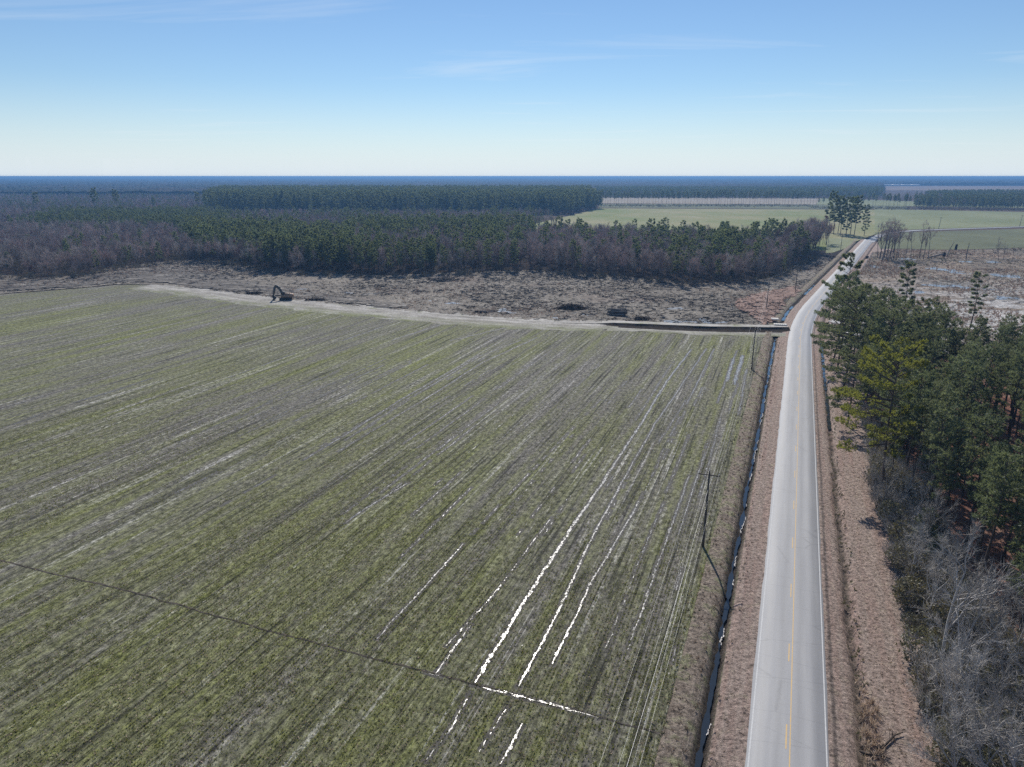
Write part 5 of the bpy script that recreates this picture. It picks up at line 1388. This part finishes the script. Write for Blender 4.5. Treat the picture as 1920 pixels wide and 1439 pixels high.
# scattered sticks, bark and root clods: nobody could count them
rr = np.random.default_rng(44)
def scatter_sticks(name, poly, n, seed, mats, zb, lab, dens=None, rad=(0.03, 0.10), ln=(0.5, 3.2)):
    rr = np.random.default_rng(seed); P_ = np.array(poly); x0, y0 = P_.min(0); x1, y1 = P_.max(0)
    x = rr.uniform(x0, x1, n * 5); y = rr.uniform(y0, y1, n * 5)
    ok = inside(poly, x, y)
    if dens is not None: ok &= rr.uniform(size=len(x)) < dens(x, y)
    x, y = x[ok][:n], y[ok][:n]; n = len(x)
    a = rr.normal(0.15, 0.75, n); l = rr.uniform(ln[0], ln[1], n) * rr.uniform(0.4, 1, n); rd = rr.uniform(rad[0], rad[1], n)
    d = np.stack([np.cos(a), np.sin(a), rr.normal(0, 0.16, n)], 1); c = np.stack([x, y, zb + rr.uniform(0.0, 0.28, n)], 1)
    s = np.stack([-np.sin(a), np.cos(a), 0 * a], 1); up = np.tile([0, 0, 1.0], (n, 1))
    ring = [s, -0.5 * s + 0.87 * up, -0.5 * s - 0.87 * up]
    V = np.zeros((n, 6, 3))
    for k in range(3):
        V[:, k] = c - d * l[:, None] / 2 + ring[k] * rd[:, None]; V[:, 3 + k] = c + d * l[:, None] / 2 + ring[k] * rd[:, None] * 0.6
    q = np.array([[0, 1, 4, 3], [1, 2, 5, 4], [2, 0, 3, 5]])
    F = (np.arange(n)[:, None, None] * 6 + q[None]).reshape(-1, 4)
    me = bpy.data.meshes.new(name)
    mi = np.repeat(rr.integers(0, len(mats), n), 3).astype(np.int32)
    fill_mesh(me, V.reshape(-1, 3), F.ravel(), np.full(len(F), 4), mats, mi)
    return tag(link(name, me), lab, kind='stuff')
scatter_sticks('logging_debris', clear_poly, 15000, 3, [M['deadwood'], M['paleslash'], M['deadwood'], DARKWOOD, DARKWOOD], 0.22, 'broken branches and bark strewn over the clearing', lambda x, y: np.clip(fbm(x * 0.035, y * 0.05, 4, 5) * 2.2 - 0.45, 0.1, 1), (0.04, 0.15), (0.6, 4.0))
scatter_sticks('marsh_debris', marsh_poly, 9000, 4, [M['deadwood'], M['paleslash'], DARKWOOD], 0.25, 'fallen reeds and sticks in the wet meadow', lambda x, y: np.clip(fbm(x * 0.04, y * 0.06, 4, 9) * 2.2 - 0.5, 0.08, 1), (0.04, 0.12), (0.6, 3.0))
scatter_sticks('fallen_needles', straw_poly, 1600, 6, [M['deadwood'], M['paleslash'], M['bark']], 0.08, 'fallen twigs on the pine straw floor', None, (0.02, 0.06), (0.5, 3.0))
# tussocks
def tussocks(name, poly, n, seed, mat, h, w, lab, z=0.1, dens=None, blades_n=9):
    rr = np.random.default_rng(seed); P_ = np.array(poly); x0, y0 = P_.min(0); x1, y1 = P_.max(0)
    x = rr.uniform(x0, x1, n * 5); y = rr.uniform(y0, y1, n * 5); ok = inside(poly, x, y)
    if dens is not None: ok &= rr.uniform(size=len(x)) < dens(x, y)
    x, y = x[ok][:n], y[ok][:n]
    C = np.stack([x, y, np.full(len(x), z)], 1)
    T = blades(C, np.tile([0, 0, 0.9], (len(C), 1)), h, w, blades_n, rr, 0.55)
    m = MB(); m.tris(T); return tag(m.build(name, mat), lab, kind='stuff')
BROWNGRASS = m_needles('brown_sedge', (0.19, 0.145, 0.105), (0.34, 0.25, 0.185), (0.4, 0.28, 0.18)); OLIVEG = m_needles('olive_sedge', (0.10, 0.10, 0.055), (0.20, 0.19, 0.10), (0.22, 0.2, 0.08))
tussocks('sedge', marsh_poly, 5200, 21, BROWNGRASS, 0.95, 0.16, 'brown sedge tussocks over the wet meadow', 0.15, lambda x, y: np.clip((fbm(x * 0.025, y * 0.03, 4, 31) - 0.38) * 5, 0, 1))
tussocks('green_sedge', marsh_poly, 1800, 22, OLIVEG, 0.9, 0.16, 'olive sedge tussocks in the wet meadow', 0.15, lambda x, y: np.clip((fbm(x * 0.02, y * 0.03, 4, 33) - 0.5) * 6, 0, 1))
tussocks('clearing_brush', clear_poly, 3600, 23, BROWNGRASS, 0.8, 0.10, 'low brown regrowth left over the clearing', 0.2, lambda x, y: np.clip((fbm(x * 0.03, y * 0.03, 4, 35) - 0.45) * 6, 0, 1), 7)
for i, (s0, s1, v0, v1, n_, mt_, h_, nm_, lb_) in enumerate(((-55, 182, -6.3, -5.2, 2600, M['drygrass'], 0.32, 'ditch_grass', 'dry grass hanging over the road side of the water ditch'), (-55, 182, -9.8, -7.7, 2600, BROWNGRASS, 0.40, 'bank_weeds', 'brown weeds on the field side of the water ditch'),
        (-55, 182, 5.4, 7.0, 3000, OLIVEG, 0.36, 'ditch_grass', 'olive grass along the narrow ditch before the wood'), (-20, 14, 6.0, 7.6, 420, M['drygrass'], 0.8, 'straw_tussocks', 'pale straw tussocks in the narrow ditch near the bottom corner'), (-55, 182, 7.2, 11.6, 9000, M['drygrass'], 0.17, 'verge_grass', 'dry leaf litter grass on the wood side verge'), (-55, 182, -5.2, -3.6, 5000, M['drygrass'], 0.16, 'verge_grass', 'short dry grass on the field side verge'))):
    q = np.concatenate([sv(s, v1)[:, :2] for s in np.arange(s0, s1, 6)] + [sv(s, v0)[:, :2] for s in np.arange(s1, s0, -6)])
    tussocks(nm_, [tuple(x) for x in q], n_, 60 + i, mt_, h_, 0.09, lb_, -0.06, None, 8)

# ------------------------------------------------------------------ small single things
g = G(1453, 601)
PALE = simple('pale_worn_boards', (0.55, 0.53, 0.49), 0.8, 0.15, 2.5, 0.03)
for px, py, w_, l_, lab in ((1453, 601, 2.3, 3.4, 'small pale panel lying on the reddish soil'), (1463, 612.5, 4.0, 2.8, 'larger pale panel lying at the mouth of the farm track')):
    g = G(px, py, 0.5); t_ = thing('ground_panel', lab, 'panel', (g[0], g[1], 1.12 if py > 605 else 0.95), R(-14), 'pale panels by the track mouth')
    for k_ in range(6):
        m = MB(); m.box(((k_ - 2.5) * w_ / 6, 0, 0.05), (w_ / 6 * 0.94, l_, 0.09)); m.build('board', PALE, t_)
# fallen trunk with its root plate, and broken snags
g = G(1756, 486)
ft = thing('fallen_tree', 'fallen tree trunk with its upturned root plate in the wet meadow', 'fallen tree', (g[0], g[1], 0.2), R(8))
m = MB(); q = np.linspace(0, 1, 6); m.tube(np.stack([-6.5 + 10.5 * q, 0 * q, 0.5 + 2.2 * q], 1), 0.28 + 0.22 * q, 8, cap=True); m.build('log', M['deadwood'], ft)
m = MB()
for k_ in range(22):
    a = k_ * 2.4; m.tube([(4.0, 0, 2.6), (4.5 + 0.3 * math.sin(k_), 1.1 * math.cos(a), 2.3 + 1.6 * math.sin(a))], [0.42, 0.08], 4)
m.tube([(3.8, 0, 2.5), (4.6, 0, 2.5)], [0.7, 1.4], 9, cap=True); m.build('root_plate', DARKWOOD, ft)
for px, py, h_, ln_, lab in ((1776, 482, 9.0, 0.30, 'leaning broken snag right of the fallen trunk'), (1811, 487, 9.5, 0.03, 'thin upright snag right of the leaning one'), (1792, 470, 4.0, 0.0, 'short dark stump at the back of the wet meadow')):
    g = G(px, py); sn = thing('dead_snag', lab, 'dead tree', (g[0], g[1], 0), 0.0, 'snags in the wet meadow')
    m = MB(); q = np.linspace(0, 1, 6); m.tube(np.stack([h_ * ln_ * q ** 1.4, 0.2 * np.sin(q * 4), h_ * q], 1), 0.28 * (1.15 - 0.7 * q) + (0.5 if h_ < 5 else 0), 6, cap=True); m.build('trunk', M['deadwood'] if h_ > 5 else DARKWOOD, sn)
    if h_ > 5:
        m = MB(); m.tube([(h_ * ln_ * 0.6, 0, h_ * 0.72), (h_ * ln_ * 0.6 + 0.9, 0.3, h_ * 0.9)], [0.1, 0.03], 4); m.tube([(h_ * ln_ * 0.4, 0, h_ * 0.5), (h_ * ln_ * 0.4 - 0.8, 0.3, h_ * 0.66)], [0.09, 0.03], 4); m.build('branch', M['deadwood'], sn)
# dark headwall at the far culvert
g = G(1624, 484); t_ = thing('culvert_headwall', 'small dark culvert headwall at the far right edge of the road', 'culvert', (g[0], g[1], -0.3), -YAW2)
m = MB(); m.box((0, 0, 0.7), (0.5, 6.0, 1.4)); m.box((0.5, -3.2, 0.6), (1.4, 0.4, 1.2), 0.5); m.box((0.5, 3.2, 0.6), (1.4, 0.4, 1.2), -0.5); m.build('wall', DARKWOOD, t_)
# long low sheds and a white shed
WHITE = simple('white_sheet_metal', (0.78, 0.79, 0.80), 0.5, 0.04, 0.2); SHADE = simple('shaded_white_wall', (0.5, 0.51, 0.52), 0.7, 0.05, 0.2)  # long shed walls greyed as the shaded side of white metal
def shed(c, ln, wd, h, lab, rz=0.0, grp=None):
    t_ = thing('farm_shed', lab, 'shed', (c[0], c[1], 0), rz, grp)
    m = MB(); m.box((0, 0, h / 2), (ln, wd, h)); m.build('wall', SHADE if ln > 20 else WHITE, t_)
    m = MB(); m.prism([(-wd / 2 - 0.5, h + 0.003), (wd / 2 + 0.5, h + 0.003), (0, h + wd * 0.28)], -ln / 2 - 0.4, ln / 2 + 0.4); r_ = m.build('roof', WHITE, t_); r_.rotation_euler = (0, 0, R(90))
labs_ = ['leftmost long white shed on the blue horizon right of the road', 'second long white shed from the left on the horizon', 'third long white shed from the left on the horizon', 'rightmost long white shed on the horizon']
for i, px in enumerate((1661, 1679, 1697, 1715)):
    g = G(px, 349.5); shed(g, 44, 16, 4.5, labs_[i], 0.0, 'long white sheds on the horizon')
g = G(1404, 441); shed(g, 9, 5, 3.2, 'small white shed half hidden behind the bare wood')

# crop plants in the nearer part of the field: drilled rows of small tufts
rr = np.random.default_rng(71)
n_ = 560000
x_ = rr.uniform(-135, 40, n_); y_ = rr.uniform(18, 165, n_)           # row coordinates
keep_ = rr.uniform(size=n_) < np.clip((165 - y_) / 95.0, 0, 1) ** 1.3 * np.clip(60.0 / np.maximum(np.hypot(x_, y_), 45), 0.2, 1)
x_, y_ = x_[keep_], y_[keep_]
x_ = np.round(x_ / 0.40) * 0.40 + rr.normal(0, 0.05, len(x_))
wx, wy = x_ * cR + y_ * sR, -x_ * sR + y_ * cR
px_, py_ = project(wx, wy)
den = fbm(x_ * 0.9, y_ * 0.10, 4, 3) * 0.6 + fbm(x_ * 0.05, y_ * 0.03, 3, 8) * 0.5
ok = inside([tuple(p) for p in fp], wx, wy) & (px_ > -40) & (px_ < 1500) & (py_ < 1480) & (den > 0.50 + rr.normal(0, 0.05, len(den)))
wx, wy = wx[ok], wy[ok]
CROP = m_needles('young_wheat', (0.112, 0.128, 0.030), (0.245, 0.265, 0.065), (0.30, 0.33, 0.06), 0.42)
C_ = np.stack([wx, wy, np.full(len(wx), 0.02)], 1)
half = len(C_) * 4 // 5
for nm_, mt_, sl in (('crop_plants', CROP, slice(0, half)), ('straw_stubble', M['drygrass'], slice(half, None))):
    T = blades(C_[sl], np.tile([0, 0, 0.75], (len(C_[sl]), 1)), 0.20, 0.07, 2, rr, 0.6)
    m = MB(); m.v.append(T.reshape(-1, 3)); nt_ = len(T); m.n = nt_ * 3
    me = bpy.data.meshes.new(nm_); fill_mesh(me, T.reshape(-1, 3), np.arange(nt_ * 3), np.full(nt_, 3), [mt_])
    tag(link(nm_, me), 'young green crop plants in drilled rows' if sl.start == 0 else 'bleached straw stubble between the crop rows', kind='stuff')
print('crop tufts', len(C_))

# pale silt rim along the road side of the ditch water, and weeds over the field's edge
rr = np.random.default_rng(88); mb = MB()
for s_ in np.arange(-55, 178, 0.22):
    if vnoise(np.array([s_ * 0.35]), np.array([2.2]), 4)[0] < 0.52: continue
    c0 = DL + 0.28 * (fbm(np.array([s_ * 0.11]), np.array([1.5]), 3, 11)[0] - 0.5) * 2
    w0 = 0.21 * float(np.interp(fbm(np.array([s_ * 0.30]), np.array([41.0]), 5, 41, 0.75)[0], [0.34, 0.62], [0.10, 1.6]))
    p_ = sv(s_ + rr.uniform(-0.1, 0.1), c0 + w0 * 0.9 + rr.uniform(-0.02, 0.12))[0]
    l_, h_ = rr.uniform(0.08, 0.24), rr.uniform(0.02, 0.07)
    mb.add([(p_[0] + d1[0] * l_ * a_ + d1[1] * h_ * b_, p_[1] + d1[1] * l_ * a_ - d1[0] * h_ * b_, -0.64 + rr.uniform(0, 0.05)) for a_, b_ in ((-1, 0), (-0.4, -1), (0.5, -0.8), (1, 0.1), (0.4, 1), (-0.5, 0.8))], [(0, 1, 2, 3, 4, 5)])
tag(mb.build('ditch_silt', simple('pale_silt', (0.52, 0.49, 0.46), 0.5, 0.2, 3.0, 0.02)), 'pale silt rim beside the ditch water', kind='stuff')  # pale silt colour also carries the glints of the wet rim
q = np.concatenate([sv(s_, -9.6)[:, :2] for s_ in np.arange(-55, 182, 6)] + [sv(s_, -11.6)[:, :2] for s_ in np.arange(182, -55, -6)])
tussocks('bank_weeds', [tuple(x) for x in q], 2600, 90, OLIVEG, 0.30, 0.08, 'olive weeds along the ragged field edge', 0.02, lambda x, y: np.clip((fbm(x * 0.3, y * 0.2, 4, 91) - 0.42) * 8, 0, 1), 8)
tussocks('bank_weeds', [tuple(x) for x in q], 1800, 92, M['drygrass'], 0.28, 0.08, 'dry weeds along the ragged field edge', 0.02, lambda x, y: np.clip((fbm(x * 0.3, y * 0.2, 4, 95) - 0.45) * 8, 0, 1), 8)
# fallen branches on the verge near the bottom corner
for px, py, rz, l_, lab in ((1668, 1392, 0.5, 3.6, 'long dark fallen branch lying on the verge near the bottom corner'), (1640, 1420, -0.4, 2.4, 'short fallen branch at the bottom edge of the verge')):
    g = G(px, py); t_ = thing('fallen_branch', lab, 'branch', (g[0], g[1], 0.12), rz)
    m = MB(); q = np.linspace(-0.5, 0.5, 5); m.tube(np.stack([q * l_, 0.15 * np.sin(q * 6), 0.08 + 0.05 * q], 1), 0.07 * (1.2 - q), 5, cap=True); m.build('stem', DARKWOOD, t_)
    m = MB()
    for k_ in range(7): m.tube([(0.1 * k_ * l_ / 3.6, 0, 0.1), (0.1 * k_ + 0.8, (-1) ** k_ * rr.uniform(0.4, 1.0), 0.25)], [0.03, 0.01], 3)
    m.build('twig', DARKWOOD, t_)
